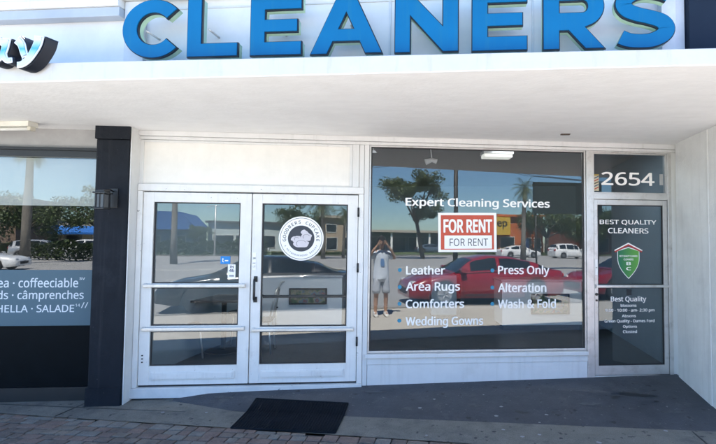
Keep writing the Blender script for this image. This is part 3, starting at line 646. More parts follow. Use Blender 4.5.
script_letter([stroke([(-3.235,3.035),(-3.20,3.00),(-3.18,2.945),(-3.165,2.905)], (0.065,0.05)),
               stroke([(-3.06,3.055),(-3.07,3.00),(-3.10,2.94),(-3.14,2.885),(-3.185,2.853),(-3.225,2.848)], (0.075,0.04))])

# ------------------------------------------------------------------ fixtures
MF = Matrix.Translation(FO) @ Matrix.Rotation(ANG, 4, 'Z')
def on_facade(name, label, cat, s, y_, z, group=None):
    return thing(name, label, cat, fac(s, y_, z), ANG, group)
# wall lantern on the black pillar
LN = on_facade('wall_lantern', 'black box lantern with ribbed glass hung on the black pillar', 'lamp', -2.735, -0.20, 2.0)
LN.scale = (0.84, 0.9, 0.92)
b = MB(); b.box(-0.05, 0.05, -0.018, -0.0005, -0.09, 0.12, bev=.004); b.build('back_plate', black_metal, LN)
b = MB(); b.tube([(0,-0.015,0.085),(0,-0.08,0.10),(-0.02,-0.17,0.085)], 0.009, 8); b.build('arm', black_metal, LN)
b = MB(); b.box(-0.085, 0.05, -0.265, -0.105, 0.045, 0.062, bev=.003); b.box(-0.065, 0.03, -0.245, -0.125, 0.063, 0.083, bev=.004); b.build('lamp_cap', black_metal, LN)
b = MB()
for x in (-0.068, 0.022):
    for y_ in (-0.248, -0.136): b.box(x, x+0.011, y_, y_+0.011, -0.105, 0.044)
b.box(-0.070, 0.035, -0.250, -0.122, -0.122, -0.106, bev=.003)
b.box(-0.021, -0.014, -0.249, -0.242, -0.105, 0.044)
b.build('cage', black_metal, LN)
b = MB(); b.box(-0.056, 0.021, -0.236, -0.137, -0.104, 0.040, bev=.004); b.build('lamp_glass', mat('seeded_grey_glass', (0.11,0.115,0.12), rough=0.25), LN)
# soffit strip lamp
FLU = thing('strip_light', 'long bare white fluorescent batten fixed under the canopy at the left', 'light', (-4.95, 4.22, 2.755))
bx('housing', mat('white_enamel', (0.72,0.70,0.62), rough=0.4), FLU, -0.70, 0.66, -0.055, 0.055, -0.05, 0.0, bev=.004)
b = MB(); b.tube([(-0.66,0,-0.068),(0.62,0,-0.068)], 0.016, 12); b.build('tube', mat('lamp_tube', (0.8,0.8,0.76), rough=0.3), FLU)
b = MB()
for x in (-0.69, 0.625): b.box(x, x+0.035, -0.03, 0.03, -0.088, -0.0505, bev=.003)
b.build('lamp_holder', mat('yellowed_plastic', (0.62,0.58,0.48)), FLU)
# small bits on the soffit
for i, (x, y_, w, l_) in enumerate(((1.07, 5.05, 0.10, 'small dark rusty slot vent in the soffit above the wide window'), (-3.85, 4.75, 0.13, 'thin dark slot vent in the soffit beside the black pillar'))):
    b = MB(); b.box(x-w/2, x+w/2, y_-0.022, y_+0.022, 2.7485, 2.7565, bev=.003); b.box(x-w/2+.01, x+w/2-.01, y_-0.012, y_+0.012, 2.7455, 2.748)
    tag(b.build('soffit_vent', mat('rusty_metal', (0.10,0.075,0.06), rough=0.8, var=0.4)), l_, 'vent', 'soffit vents')
# door mat
MT = MB(); gr = []; cs = [(-2.06,4.03),(-1.12,4.025),(-1.165,4.64),(-2.12,4.655)]
for i in range(13):
    col = []
    for j in range(9):
        u, v = i/12, j/8; p = Vector(cs[0]).lerp(Vector(cs[1]), u).lerp(Vector(cs[3]).lerp(Vector(cs[2]), u), v)
        col.append((p.x, p.y, g(p.x, p.y)))
    gr.append(col)
tv = [[MT.bm.verts.new((x,y_,z+0.011)) for x,y_,z in c] for c in gr]; bv = [[MT.bm.verts.new((x,y_,z+0.0005)) for x,y_,z in c] for c in gr]
for i in range(12):
    for j in range(8):
        MT.bm.faces.new((tv[i][j],tv[i+1][j],tv[i+1][j+1],tv[i][j+1])); MT.bm.faces.new((bv[i][j],bv[i][j+1],bv[i+1][j+1],bv[i+1][j]))
for i in range(12):
    for j in (0, 8): MT.bm.faces.new((tv[i][j],bv[i][j],bv[i+1][j],tv[i+1][j]))
for j in range(8):
    for i in (0, 12): MT.bm.faces.new((tv[i][j],tv[i][j+1],bv[i][j+1],bv[i][j]))
for (u0, v0, u1, v1) in ((0,0,1,0),(1,0,1,1),(1,1,0,1),(0,1,0,0)):
    pts = []
    for k in range(9):
        u, v = u0+(u1-u0)*k/8, v0+(v1-v0)*k/8; p = Vector(cs[0]).lerp(Vector(cs[1]), u).lerp(Vector(cs[3]).lerp(Vector(cs[2]), u), v); pts.append((p.x, p.y, g(p.x,p.y)+.008))
    MT.tube(pts, .010, 6)
for k in range(1, 36):
    u = k/36; pts = []
    for q in range(5):
        v = .03+.94*q/4; p = Vector(cs[0]).lerp(Vector(cs[1]), u).lerp(Vector(cs[3]).lerp(Vector(cs[2]), u), v); pts.append((p.x, p.y, g(p.x,p.y)+.0105))
    MT.tube(pts, .0045, 5)
tag(MT.build('door_mat', mat('black_rubber_mat', (0.008,0.011,0.016), spec=0.15, rough=0.85, var=0.3, bump=0.8, bscale=220, fine=0.5)), 'black rubber mat lying on the ground before the double door', 'mat')
# ground spots: old chewing gum and a dried spill on the painted ramp
for i in range(46):
    x, y_ = random.uniform(-3.2, 2.3), random.uniform(4.05, 5.0)
    if -2.2 < x < -1.05 or y_ > YF(x)-0.1: continue
    b = MB(); r = random.uniform(0.008, 0.024); n_ = 9
    b.face([(x+r*cos(k*2*pi/n_)*random.uniform(.7,1.3), y_+r*sin(k*2*pi/n_)*random.uniform(.6,1.2), g(x,y_)+0.004) for k in range(n_)])
    pale = random.random() < .4
    struct(b.build('gum_spot', mat('pale_gum', (0.26,0.27,0.28)) if pale else mat('dark_gum', (0.025,0.025,0.028))))
def stain(x, y_, rx, ry, m, n_=40):
    b = MB(); ph = [random.uniform(0, 6) for _ in range(4)]; pts = []
    for k in range(n_):
        a = 2*pi*k/n_; r = 1+.22*sin(2*a+ph[0])+.16*sin(3*a+ph[1])+.10*sin(7*a+ph[2])+.06*sin(13*a+ph[3])
        px, py = x+rx*r*cos(a), y_+ry*r*sin(a); pts.append((px, py, g(px, py)+.003))
    c = b.bm.verts.new((x, y_, g(x, y_)+.003)); vs = [b.bm.verts.new(p) for p in pts]
    for k in range(n_): b.bm.faces.new((c, vs[k], vs[(k+1)%n_]))
    struct(b.build('floor_stain', m))
wet = mat('dark_stain', (0.020,0.022,0.026), rough=.5, var=.4, scale=14); pale = mat('scuffed_paint', (0.085,0.09,0.095), rough=.8, var=.4, scale=16)
for a in ((1.78,5.10,.16,.05,wet),(1.55,5.02,.05,.03,wet),(0.55,4.62,.06,.025,wet),(1.25,4.85,.10,.03,pale),(0.1,4.72,.09,.03,pale),(-0.55,4.60,.07,.025,pale),(2.0,4.75,.10,.025,pale),(-1.0,4.92,.12,.02,pale),(-2.5,4.68,.10,.02,pale)): stain(*a)
# FOR RENT placard
RS = on_facade('rent_sign', 'red and white FOR RENT placard taped on the wide window', 'sign', 0.965, -0.002, 1.70)
RS.rotation_euler = (0, radians(-0.6), ANG)
bx('board', vinyl_m, RS, -0.335, 0.335, 0.0005, 0.004, -0.222, 0.222)
def red_grad():
    return mat('rent_sign_print', (0.60,0.085,0.035), rough=0.5, var=0.25, scale=2.0)
bx('printed_panel', red_grad(), RS, -0.305, 0.305, -0.0008, 0.0, -0.195, 0.195)
bx('writing_panel', vinyl_m, RS, -0.265, 0.300-0.02, -0.0018, -0.001, -0.185, -0.035)
fit_text('FOR RENT', vinyl_m, RS, -0.275, 0.285, -0.005, 0.150, -0.001, offset=0.03)
fit_text('FOR RENT', trim_black, RS, -0.205, 0.235, -0.155, -0.070, -0.002, offset=0.0)
# round bakery decal
RD = on_facade('round_decal', 'round white decal with cupcake emblem and ring of lettering on right door', 'decal', -0.884, 0.0016, 1.616)
b = MB(); b.lathe([(0.242,-0.0004),(0.242,0.0)], 64, axis='y'); b.build('disc', vinyl_m, RD)
b = MB()
for r0, r1 in ((0.222,0.227),): 
    n_ = 72
    for k in range(n_):
        a0, a1 = 2*pi*k/n_, 2*pi*(k+1)/n_
        b.face([(r0*cos(a0),-0.0008,r0*sin(a0)),(r1*cos(a0),-0.0008,r1*sin(a0)),(r1*cos(a1),-0.0008,r1*sin(a1)),(r0*cos(a1),-0.0008,r0*sin(a1))])
decal_ink = mat('decal_ink', (0.035,0.04,0.05), rough=0.5)
b.build('ring', decal_ink, RD)
b = MB(); b.lathe([(0.143,-0.0010),(0.143,-0.0005)], 56, axis='y'); b.build('centre_disc', decal_ink, RD)
b = MB()
def blob(cx, cz, rx, rz, n_=22, y_=-0.0016, wob=0.0, a=0): b.face([(cx+rx*cos(k*2*pi/n_)*cos(a)-rz*sin(k*2*pi/n_)*sin(a)+wob*sin(5*k*2*pi/n_), y_, cz+rx*cos(k*2*pi/n_)*sin(a)+rz*sin(k*2*pi/n_)*cos(a)+wob*cos(4*k*2*pi/n_)) for k in range(n_)])
blob(0.0,-0.055,0.085,0.045,wob=.004); blob(-0.05,-0.005,0.048,0.030,y_=-0.0018,a=.5,wob=.003); blob(0.055,0.02,0.058,0.05,y_=-0.0020,wob=.005); blob(-0.085,0.0,0.03,0.018,y_=-0.0022,a=.7); blob(0.03,0.07,0.035,0.025,y_=-0.0024,wob=.003); blob(-0.01,-0.02,0.05,0.03,y_=-0.0026,wob=.003)
b.build('emblem', mat('emblem_pale', (0.66,0.62,0.64)), RD)
b = MB()
for (cx, cz, r) in ((0.055,0.02,0.034),(0.0,-0.055,0.05),(-0.05,-0.005,0.022)):
    for k in range(14):
        a0, a1 = 0.4+k*0.25, 0.4+(k+1)*0.25
        b.face([(cx+r*cos(a0),-0.0032,cz+r*.7*sin(a0)),(cx+(r+.004)*cos(a0),-0.0032,cz+(r+.004)*.7*sin(a0)),(cx+(r+.004)*cos(a1),-0.0032,cz+(r+.004)*.7*sin(a1)),(cx+r*cos(a1),-0.0032,cz+r*.7*sin(a1))])
b.build('emblem_line', decal_ink, RD)
def ring_text(body, r, size, a_mid, span, parent, m, inside=False):
    n_ = len(body); b2 = bmesh.new()
    for i, ch in enumerate(body):
        if ch == ' ': continue
        me = bold_mesh(ch, 0.016); xs = [v.co.x for v in me.vertices]; cxm = (max(xs)+min(xs))/2
        f = (i+0.5)/n_-0.5; a = a_mid - f*span if not inside else a_mid + f*span
        k0 = len(b2.verts); b2.from_mesh(me); b2.verts.ensure_lookup_table()
        for v in b2.verts[k0:]:
            lx, lz = (v.co.x-cxm)*size, v.co.y*size
            if not inside: rad = r+lz; px, pz = lx, rad; ca, sa = cos(a-pi/2), sin(a-pi/2)
            else: rad = -(r-lz); px, pz = lx, rad; ca, sa = cos(a+pi/2), sin(a+pi/2)
            v.co = (px*ca-pz*sa, -0.0007-abs(v.co.z), px*sa+pz*ca)
        bpy.data.meshes.remove(me)
    me = bpy.data.meshes.new('lettering'); b2.to_mesh(me); b2.free(); me.materials.append(m)
    o = bpy.data.objects.new('lettering', me); C.objects.link(o); o.parent = parent
ring_text('GOODBERS CUPCAKE', 0.164, 0.058, pi/2, radians(205), RD, decal_ink)
ring_text('A NEIGHBORHOOD BAKERY', 0.196, 0.032, -pi/2, radians(135), RD, mat('decal_grey_ink', (0.25,0.26,0.28)), inside=True)
# stickers
def sticker(name, label, s0, s1, z0, z1, m, y_=0.0016):
    o = MB().box(s0-(s0+s1)/2, s1-(s0+s1)/2, -0.0006, 0.0, -(z1-z0)/2, (z1-z0)/2).build(name, m)
    o.location = fac((s0+s1)/2, y_, (z0+z1)/2); o.rotation_euler = (0,0,ANG); return tag(o, label, 'sticker')
o = sticker('blue_sticker', 'small blue square sticker on left door above the white sticker', -1.735, -1.632, 1.335, 1.418, mat('sky_blue_print', (0.02,0.24,0.62)))
fit_text('t', vinyl_m, o, -0.035, -0.015, -0.022, 0.022, -0.0007); bx('printed_mark', vinyl_m, o, -0.005, 0.03, -0.0012, -0.0007, -0.012, 0.0)
o = sticker('white_sticker', 'small white notice sticker with navy print at left door edge', -1.655, -1.575, 1.175, 1.33, vinyl_m)
fit_text('46', mat('navy_print', (0.02,0.03,0.12)), o, -0.028, 0.028, -0.005, 0.03, -0.0007); fit_text('IN', MATS['navy_print'], o, -0.02, 0.02, 0.04, 0.065, -0.0007, name='lettering'); bx('printed_mark', mat('grey_print', (0.3,0.32,0.35)), o, -0.025, 0.025, -0.0012, -0.0007, -0.055, -0.035)
BB = sticker('barber_pole_sticker', 'barber pole sticker with slanted stripes left of the house number', 2.462, 2.520, 2.20, 2.395, mat('cream_print', (0.55,0.50,0.34)))
b = MB()
for k in range(5):
    z = -0.085+k*0.032; b.face([(-0.026,-0.0010,z),(0.026,-0.0010,z+0.024),(0.026,-0.0010,z+0.036),(-0.026,-0.0010,z+0.012)], mi=k % 3)
b.build('stripe', [mat('red_print',(0.40,0.03,0.03)), mat('dark_blue_print',(0.02,0.06,0.16)), mat('black_print',(0.02,0.02,0.02))], BB)
bx('cap', mat('gold_print',(0.35,0.25,0.06)), BB, -0.03, 0.03, -0.0014, -0.0008, 0.080, 0.097)
sticker('grey_sticker', 'narrow pale grey sticker right of the house number', 3.268, 3.312, 2.279, 2.41, mat('grey_paper', (0.42,0.43,0.42)))
SD = on_facade('shield_decal', 'green shield decal with red and white roof on single door', 'decal', 2.872, 0.0016, 1.38)
def shield_poly(k): 
    pts = [(-0.135,0.125),(0,0.165),(0.135,0.125)] + [(0.135*(1-(a/90)**1.9), 0.03-0.235*(a/90)) for a in range(0, 91, 9)]
    pts += [(-p[0], p[1]) for p in reversed(pts[3:-1])]
    return [(x*k, -0.02+(z+0.02)*k) for x, z in pts]
b = MB(); b.prism(shield_poly(1.0), -0.0005, 0.0); b.build('border', vinyl_m, SD)
def green_grad():
    m = bpy.data.materials.new('green_print'); m.use_nodes = True; n = m.node_tree.nodes; l = m.node_tree.links; p = n['Principled BSDF']
    tc = n.new('ShaderNodeTexCoord'); sp = n.new('ShaderNodeSeparateXYZ'); l.new(tc.outputs['Object'], sp.inputs[0])
    mr = n.new('ShaderNodeMapRange'); mr.inputs[1].default_value = -0.13; mr.inputs[2].default_value = 0.13; l.new(sp.outputs['X'], mr.inputs[0])
    cr = n.new('ShaderNodeValToRGB'); cr.color_ramp.elements[0].color = (0.0,0.14,0.075,1); cr.color_ramp.elements[1].color = (0.12,0.36,0.05,1)
    l.new(mr.outputs[0], cr.inputs[0]); l.new(cr.outputs[0], p.inputs['Base Color']); return m
b = MB(); b.prism(shield_poly(0.945), -0.0011, -0.0006); b.build('field', green_grad(), SD)
b = MB(); b.prism([(-0.165,0.100),(0,0.178),(0.165,0.100),(0.168,0.122),(0,0.205),(-0.168,0.122)], -0.0017, -0.0012); b.build('roof_band', mat('roof_red_print',(0.42,0.04,0.04)), SD)
b = MB(); b.prism([(-0.168,0.118),(0,0.200),(0.168,0.118),(0.172,0.130),(0,0.216),(-0.172,0.130)], -0.0023, -0.0018); b.build('roof_edge', vinyl_m, SD)
fit_text('BEST QUALITY CLEANERS', vinyl_m, SD, -0.11, 0.11, 0.045, 0.070, -0.0018); fit_text('CLEANERS', vinyl_m, SD, -0.06, 0.06, 0.010, 0.032, -0.0018); fit_text('B\nC', vinyl_m, SD, -0.03, 0.03, -0.105, -0.01, -0.0018)
sticker('dark_sticker', 'small dark oval smudge sticker on glass under the green shield', 2.845, 2.905, 0.985, 1.055, mat('dark_tape', (0.02,0.025,0.03)))

# ------------------------------------------------------------------ things inside the shop
lam = mat('white_laminate', (0.84,0.86,0.87), rough=0.4, var=0.04)
def pic_mat(name, seed):
    m = bpy.data.materials.new(name); m.use_nodes = True; n = m.node_tree.nodes; l = m.node_tree.links; p = n['Principled BSDF']; p.inputs['Roughness'].default_value = .3
    tc = n.new('ShaderNodeTexCoord'); mp = n.new('ShaderNodeMapping'); mp.inputs['Location'].default_value = (seed, 0, seed); l.new(tc.outputs['Object'], mp.inputs[0])
    v = n.new('ShaderNodeTexNoise'); v.inputs['Scale'].default_value = 9; v.inputs['Detail'].default_value = 5; l.new(mp.outputs[0], v.inputs['Vector'])
    cr = n.new('ShaderNodeValToRGB'); e = cr.color_ramp.elements; e[0].position = .3; e[0].color = (0.02,0.03,0.03,1); e[1].position = .75; e[1].color = (0.35,0.36,0.32,1)
    for p_, c_ in ((.43,(0.05,0.13,0.06,1)),(.5,(0.28,0.24,0.16,1)),(.58,(0.10,0.20,0.26,1)),(.66,(0.20,0.05,0.05,1))): q = e.new(p_); q.color = c_
    l.new(v.outputs['Fac'], cr.inputs[0]); l.new(cr.outputs[0], p.inputs['Base Color']); return m
def counter(s, y_, w, h, dep, label, seed):
    t = on_facade('shop_counter', label, 'counter', s, y_, 0.035, 'white counters inside the shop')
    bx('body', lam, t, -w/2, w/2, 0, dep, 0.09, h, bev=.006); bx('worktop', mat('grey_worktop',(0.5,0.52,0.54),rough=.3), t, -w/2-0.02, w/2+0.02, -0.02, dep+0.02, h+.001, h+0.035, bev=.006)
    bx('plinth', black_metal, t, -w/2+0.03, w/2-0.03, 0.03, dep-0.02, 0.0, 0.088)
    return t
counter(2.84, 2.85, 1.45, 0.86, 0.6, 'white counter with picture behind the right part of the window', 1)
counter(-1.34, 2.75, 1.36, 0.94, 0.6, 'white counter with plant picture behind the right door', 2)
def picture(s, y_, z, w, h, label, seed):
    t = on_facade('framed_picture', label, 'picture', s, y_, z, 'pictures on the counters')
    b = MB(); b.box(-w/2, -w/2+0.025, -0.025, -0.001, -h/2, h/2); b.box(w/2-0.025, w/2, -0.025, -0.001, -h/2, h/2); b.box(-w/2+0.025, w/2-0.025, -0.025, -0.001, -h/2, -h/2+0.025); b.box(-w/2+0.025, w/2-0.025, -0.025, -0.001, h/2-0.025, h/2); b.build('frame', black_metal, t)
    bx('print', pic_mat('picture_print', seed), t, -w/2+0.026, w/2-0.026, -0.012, -0.001, -h/2+0.026, h/2-0.026)
picture(2.98, 2.85, 0.50, 0.70, 0.36, 'dark framed picture on the front of the counter behind the window', 3.1)
picture(-1.22, 2.75, 0.66, 0.62, 0.27, 'dark framed plant picture on the counter front behind the right door', 7.7)
def cafe_chair(name, label, s, y_, rz):
    t = on_facade(name, label, 'chair', s, y_, 0.035, 'metal chairs inside the shop'); t.rotation_euler = (0,0,ANG+rz)
    b = MB(); b.box(-0.20, 0.20, -0.20, 0.20, 0.43, 0.455, bev=.01); b.build('seat', black_metal, t)
    for sx, sy in ((-1,-1),(1,-1),(-1,1),(1,1)):
        b = MB(); b.tube([(sx*.17,sy*.17,.43),(sx*.20,sy*.21,0)], 0.012, 8); b.build('leg', alu_m, t)
    b = MB(); b.tube([(-.18,.18,.45),(-.19,.24,.78),(-.15,.26,.86),(0,.265,.89),(.15,.26,.86),(.19,.24,.78),(.18,.18,.45)], 0.013, 8); b.build('back_frame', alu_m, t)
    b = MB(); b.tube([(0,.20,.455),(0,.262,.885)], 0.010, 8); b.build('back_splat', alu_m, t)
cafe_chair('metal_chair', 'metal hoop-back chair by left edge of the left door glass', -2.62, 1.25, 2.2)
cafe_chair('metal_chair', 'metal hoop-back chair behind the middle of the left door', -2.15, 2.3, 0.5)
cafe_chair('metal_chair', 'metal hoop-back chair tucked against the dark table at right', -1.72, 1.55, -1.5)
cafe_chair('metal_chair', 'metal hoop-back chair farthest inside behind left door', -1.75, 3.0, -2.3)
def table(label, s, y_, w):
    t = on_facade('cafe_table', label, 'table', s, y_, 0.035, 'dark tables inside the shop')
    bx('table_top', mat('dark_table_top',(0.05,0.055,0.06),rough=.25), t, -w/2, w/2, -0.35, 0.35, 0.72, 0.75, bev=.006)
    b = MB(); b.tube([(0,0,0.02),(0,0,0.72)], 0.035, 12); b.build('pedestal', black_metal, t); b = MB(); b.lathe([(0.24,0),(0.23,0.02),(0.05,0.03)], 24); b.build('base', black_metal, t)
table('dark pedestal table behind the upper push bar of left door', -2.2, 1.6, 0.9)
CL = on_facade('ceiling_light', 'white box light on the ceiling inside the wide window', 'light', 1.64, 1.35, 2.898)
bx('housing', lam, CL, -0.22, 0.22, -0.12, 0.12, -0.05, 0.0, bev=.006)
lm = mat('lit_lamp_diffuser', (0.8,0.8,0.75)); lm.node_tree.nodes['Principled BSDF'].inputs['Emission Color'].default_value = (1,.98,.9,1); lm.node_tree.nodes['Principled BSDF'].inputs['Emission Strength'].default_value = 0.10
bx('diffuser', lm, CL, -0.205, 0.205, -0.105, 0.105, -0.095, -0.051, bev=.004)
PL = on_facade('spot_lamp', 'small white spot lamp on rod inside window top', 'light', 0.66, 1.2, 2.898)
b = MB(); b.tube([(0,0,0),(0.02,0,-0.16)], 0.008, 8); b.build('rod', lam, PL)
b = MB(); b.tube([(-0.07,0.0,-0.20),(0.02,0,-0.17),(0.09,0.0,-0.19)], [0.045,0.03,0.035], 12); b.build('lamp_head', lam, PL)
CB = on_facade('shop_cabinet', 'pale blue cabinet with dark side deep inside behind the rent placard', 'cabinet', 1.32, 4.3, 0.036)
bx('body', mat('pale_blue_laminate',(0.45,0.56,0.62),rough=.4), CB, -0.30, 0.22, 0, 0.5, 0.05, 0.86, bev=.006); bx('side_panel', black_metal, CB, 0.221, 0.30, -0.01, 0.5, 0.0, 0.88); bx('plinth', black_metal, CB, -0.28, 0.22, 0.02, 0.48, 0.0, 0.049)

# ------------------------------------------------------------------ across the street (seen mirrored in the glass)
bark = mat('bark', (0.10,0.085,0.07), rough=0.9, var=0.3, scale=9, bump=.6, bscale=30)
palm_bark = mat('palm_bark', (0.20,0.18,0.15), rough=0.9, var=0.25, scale=12, stretch=(1,1,6), bump=.6, bscale=20)
leaf_oak = leafmat('oak_leaf', (0.035,0.06,0.02), (0.11,0.145,0.05)); leaf_palm = leafmat('palm_leaf', (0.04,0.065,0.02), (0.12,0.15,0.05)); leaf_hedge = leafmat('hedge_leaf', (0.035,0.06,0.022), (0.10,0.135,0.045))
GZ = -0.24
def leaves(b, c, r, n, size, sq=0.75):
    for _ in range(n):
        d = Vector((random.gauss(0,1),random.gauss(0,1),random.gauss(0,1))).normalized()*(random.random()**0.45)
        p = Vector(c)+Vector((d.x*r,d.y*r,d.z*r*sq)); s = size*random.uniform(.6,1.4)
        u = Vector((random.gauss(0,1),random.gauss(0,1),random.gauss(0,.7))).normalized(); v = u.orthogonal().normalized()
        v = (v*cos(random.random()*6)+u.cross(v)*sin(random.random()*6))
        b.face([p-u*s, p+v*s*.5, p+u*s, p-v*s*.5])
def oak(x, y_, h, r, label, group='broad trees across the street', lean=0.0, dens=1.0, spin=None):
    t = thing('oak_tree', label, 'tree', (x,y_,GZ), random.random()*6 if spin is None else spin, group)
    tb = MB(); fork = h*.42; tb.tube([(0,0,0),(lean*.3,0,fork*.5),(lean*.6,0.1,fork)], [r*.085,r*.07,r*.06], 10)
    cl = []
    for k in range(9):
        a = k*2.4+random.random(); rr = r*random.uniform(.35,.85); z = h*random.uniform(.55,.9); e = Vector((lean+rr*cos(a),rr*sin(a),z)); cl.append(e)
        m_ = Vector((lean*.7+rr*.4*cos(a),rr*.4*sin(a),(fork+z)/2)); tb.tube([(lean*.6,.1,fork*.95),m_,e], [r*.04,r*.025,r*.01], 7)
    tb.build('trunk', bark, t); cb = MB()
    for e in cl:
        for q in range(4):
            leaves(cb, e+Vector((random.gauss(0,r*.2),random.gauss(0,r*.2),random.gauss(0,r*.14))), r*random.uniform(.18,.38), int(170*dens), r*.036)
    cb.build('crown', leaf_oak, t, fix=False); return t
def palm(x, y_, h, label, n=26, fl=2.0, thick=0.2):
    t = thing('palm_tree', label, 'tree', (x,y_,GZ), random.random()*6, 'palms across the street')
    tb = MB(); bend = random.uniform(-.3,.3); tb.tube([(0,0,0),(bend*.2,0,h*.3),(bend*.6,0,h*.7),(bend,0,h)], [thick*1.25,thick,thick*.9,thick*.8], 12); tb.build('trunk', palm_bark, t)
    cb = MB()
    for k in range(n):
        a = k*2.399; el = radians(75-130*(k/n)); L_ = fl*random.uniform(.85,1.1); d = Vector((cos(a)*cos(el),sin(a)*cos(el),sin(el))); p = Vector((bend,0,h)); side = Vector((-sin(a),cos(a),0))
        for s_ in range(12):
            f = s_/12; q = p+d*(L_/12); d = (d+Vector((0,0,-0.13-0.05*f))).normalized(); w = fl*.30*math.sin(pi*min(1,(f+.12)))**.7
            for sg in (-1,1):
                tip = q+side*sg*w+d*w*.5+Vector((0,0,-w*.35)); cb.face([p,p*.5+q*.5,tip])
            p = q
    cb.build('crown', leaf_palm, t, fix=False)
def hedge(x0, x1, y_, h, dep, label):
    b = MB(); n_ = int((x1-x0)*300*h)
    for _ in range(n_):
        x = random.uniform(x0,x1); top = h*(0.92+0.10*sin(x*2.1)+.06*sin(x*5.3)); z = top*random.random()**.6; yy = y_+random.uniform(-dep/2,dep/2)
        u = Vector((random.gauss(0,1),random.gauss(0,1),random.gauss(0,1))).normalized()*random.uniform(.07,.14); v = u.orthogonal()*.6
        p = Vector((x,yy,GZ+z)); b.face([p-u,p+v,p+u,p-v])
    tag(b.build('hedge', leaf_hedge, None, fix=False), label, 'hedge', 'hedges across the street')
oak(10.1, -33.6, 8.4, 3.0, 'spreading oak with drooping crown left of FOR RENT placard reflection', lean=-1.2, dens=2.2, spin=0.0)
oak(31.5, -47.0, 6.0, 4.0, 'rounded grey-green tree just right of the orange shop'); oak(37.5, -46.0, 5.6, 3.6, 'lower broad tree behind the white van at far right'); oak(44, -47, 6.4, 4.4, 'broad tree farthest along the street to the right')
oak(-27, -60, 8, 4.5, 'tall tree between the blue roof and the brown building'); oak(-13.2, -52.0, 3.6, 1.5, 'small round tree in front of the teal shop'); oak(-34, -58, 6.5, 4.2, 'wide tree behind the silver van'); oak(-1.5, -60, 6.5, 3.6, 'green tree just left of the beige building')
oak(-46, -60, 8.5, 5, 'big tree at the far left of the street'); oak(6.0,-66,4.8,2.2,'small tree peeping over the flat-roofed shop')
palm(-10.4, -27.1, 8.0, 'palm with straight trunk in the left door reflection'); palm(0.6, -35.3, 5.5, 'palm with drooping fronds behind the round decal', fl=2.2); palm(2.8, -37.0, 4.6, 'shorter palm right of the round decal', fl=1.5, thick=.14)
palm(17.5, -27.1, 6.6, 'palm with shaggy head beside the orange shop', fl=1.7, thick=.22); palm(-20.3, -28.9, 8.5, 'palm with pale trunk in the cafe window reflection', thick=.28); palm(-30, -38, 6.5, 'palm standing by the parked silver van')
hedge(-18.5, -5.0, -44.6, 1.75, 1.4, 'clipped green hedge along the far kerb before the blue roof'); hedge(-23, -16.6, -34.4, 1.65, 1.5, 'dark clipped hedge before the white van'); hedge(20, 31, -44.4, 0.55, 1.0, 'low green hedge behind the white cars at right'); hedge(-4.5, 6.0, -44.6, 0.5, 1.0, 'low green planting along the far kerb under the palm')
hedge(-60, -19, -44.8, 1.3, 1.4, 'long hedge along far kerb at the far left')

shopglass = mat('dark_shop_glass', (0.02,0.03,0.04), rough=0.08, var=0.2)
def shopbox(name, label, x0, x1, y_, dep, h, wallm, roofm, windows, roof='flat', wname='window'):
    t = thing(name, label, 'building', ((x0+x1)/2, y_, GZ), 0, None); w = (x1-x0)/2
    b = MB(); b.box(-w, w, -dep, 0, 0, h); b.build('wall', wallm, t)
    if roof == 'flat':
        b = MB(); b.box(-w-.3, w+.3, -dep-.3, .5, h+.002, h+.35, bev=.03); b.build('roof', roofm, t)
    elif roof == 'gable':
        b = MB(); b.prism([(-w-.6,h-.35),(w+.6,h-.35),(w*.55,h+2.1),(-w*.55,h+2.1)], -dep-.5, .9); b.build('roof', roofm, t)
    elif roof == 'awning':
        b = MB(); v = [(-w,.002,h*.85),(w,.002,h*.85),(w,1.5,h*.62),(-w,1.5,h*.62)]; b.face(v); b.face([(x,yy,z-.08) for x,yy,z in reversed(v)]); b.face([v[3],v[2],(w,1.5,h*.62-.3),(-w,1.5,h*.62-.3)]); b.build('awning', roofm, t)
        b = MB(); b.box(-w-.15, w+.15, -dep-.15, .15, h+.002, h+.3); b.build('roof', wallm, t)
    for (a, c, z0, z1) in windows:
        f = MB(); f.box(a-.08, c+.08, .003, .06, z0-.08, z0); f.box(a-.08, c+.08, .003, .06, z1, z1+.08); f.box(a-.08, a, .003, .06, z0, z1); f.box(c, c+.08, .003, .06, z0, z1); f = f.build(wname, mat('far_frame',(0.6,0.6,0.58)), t)
        bx('pane', shopglass, f, a+.002, c-.002, .004, .03, z0+.002, z1-.002)
    return t
orange = mat('orange_stucco', (0.50,0.13,0.03), rough=.8); teal = mat('pale_teal_wall', (0.48,0.55,0.54)); blue_roof = mat('blue_roof_metal', (0.02,0.10,0.32), rough=.5); beige = mat('beige_stucco', (0.42,0.33,0.24)); brown = mat('brown_block', (0.22,0.15,0.11)); creamw = mat('cream_stucco', (0.52,0.48,0.40)); grey_roof = mat('pale_flat_roof', (0.45,0.40,0.33))
OB = shopbox('orange_shop', 'orange stucco shop with yellow corner and dark windows across the street', 25.6, 32.8, -50.2, 9, 5.3, orange, orange, [(-3.2,-1.2,.4,2.4),(0.2,1.6,1.3,2.3),(2.2,3.2,.3,2.3)])
bx('yellow_corner', mat('yellow_stucco',(0.62,0.40,0.04)), OB, -5.2, -2.2, .07, .9, 2.7, 5.2)
def far_text(body, m, parent, xa, xb, z0, z1, y_):
    """lettering on a far shop that faces the road (+y)"""
    me = text_mesh(body, 0.02); xs = [v.co.x for v in me.vertices]; ys = [v.co.y for v in me.vertices]
    for v in me.vertices:
        v.co = (xb-(v.co.x-min(xs))/(max(xs)-min(xs))*(xb-xa), y_+(.02 if v.co.z > 0 else 0), z0+(v.co.y-min(ys))/(max(ys)-min(ys))*(z1-z0))
    me.materials.clear(); me.materials.append(m); o = bpy.data.objects.new('lettering', me); C.objects.link(o); o.parent = parent
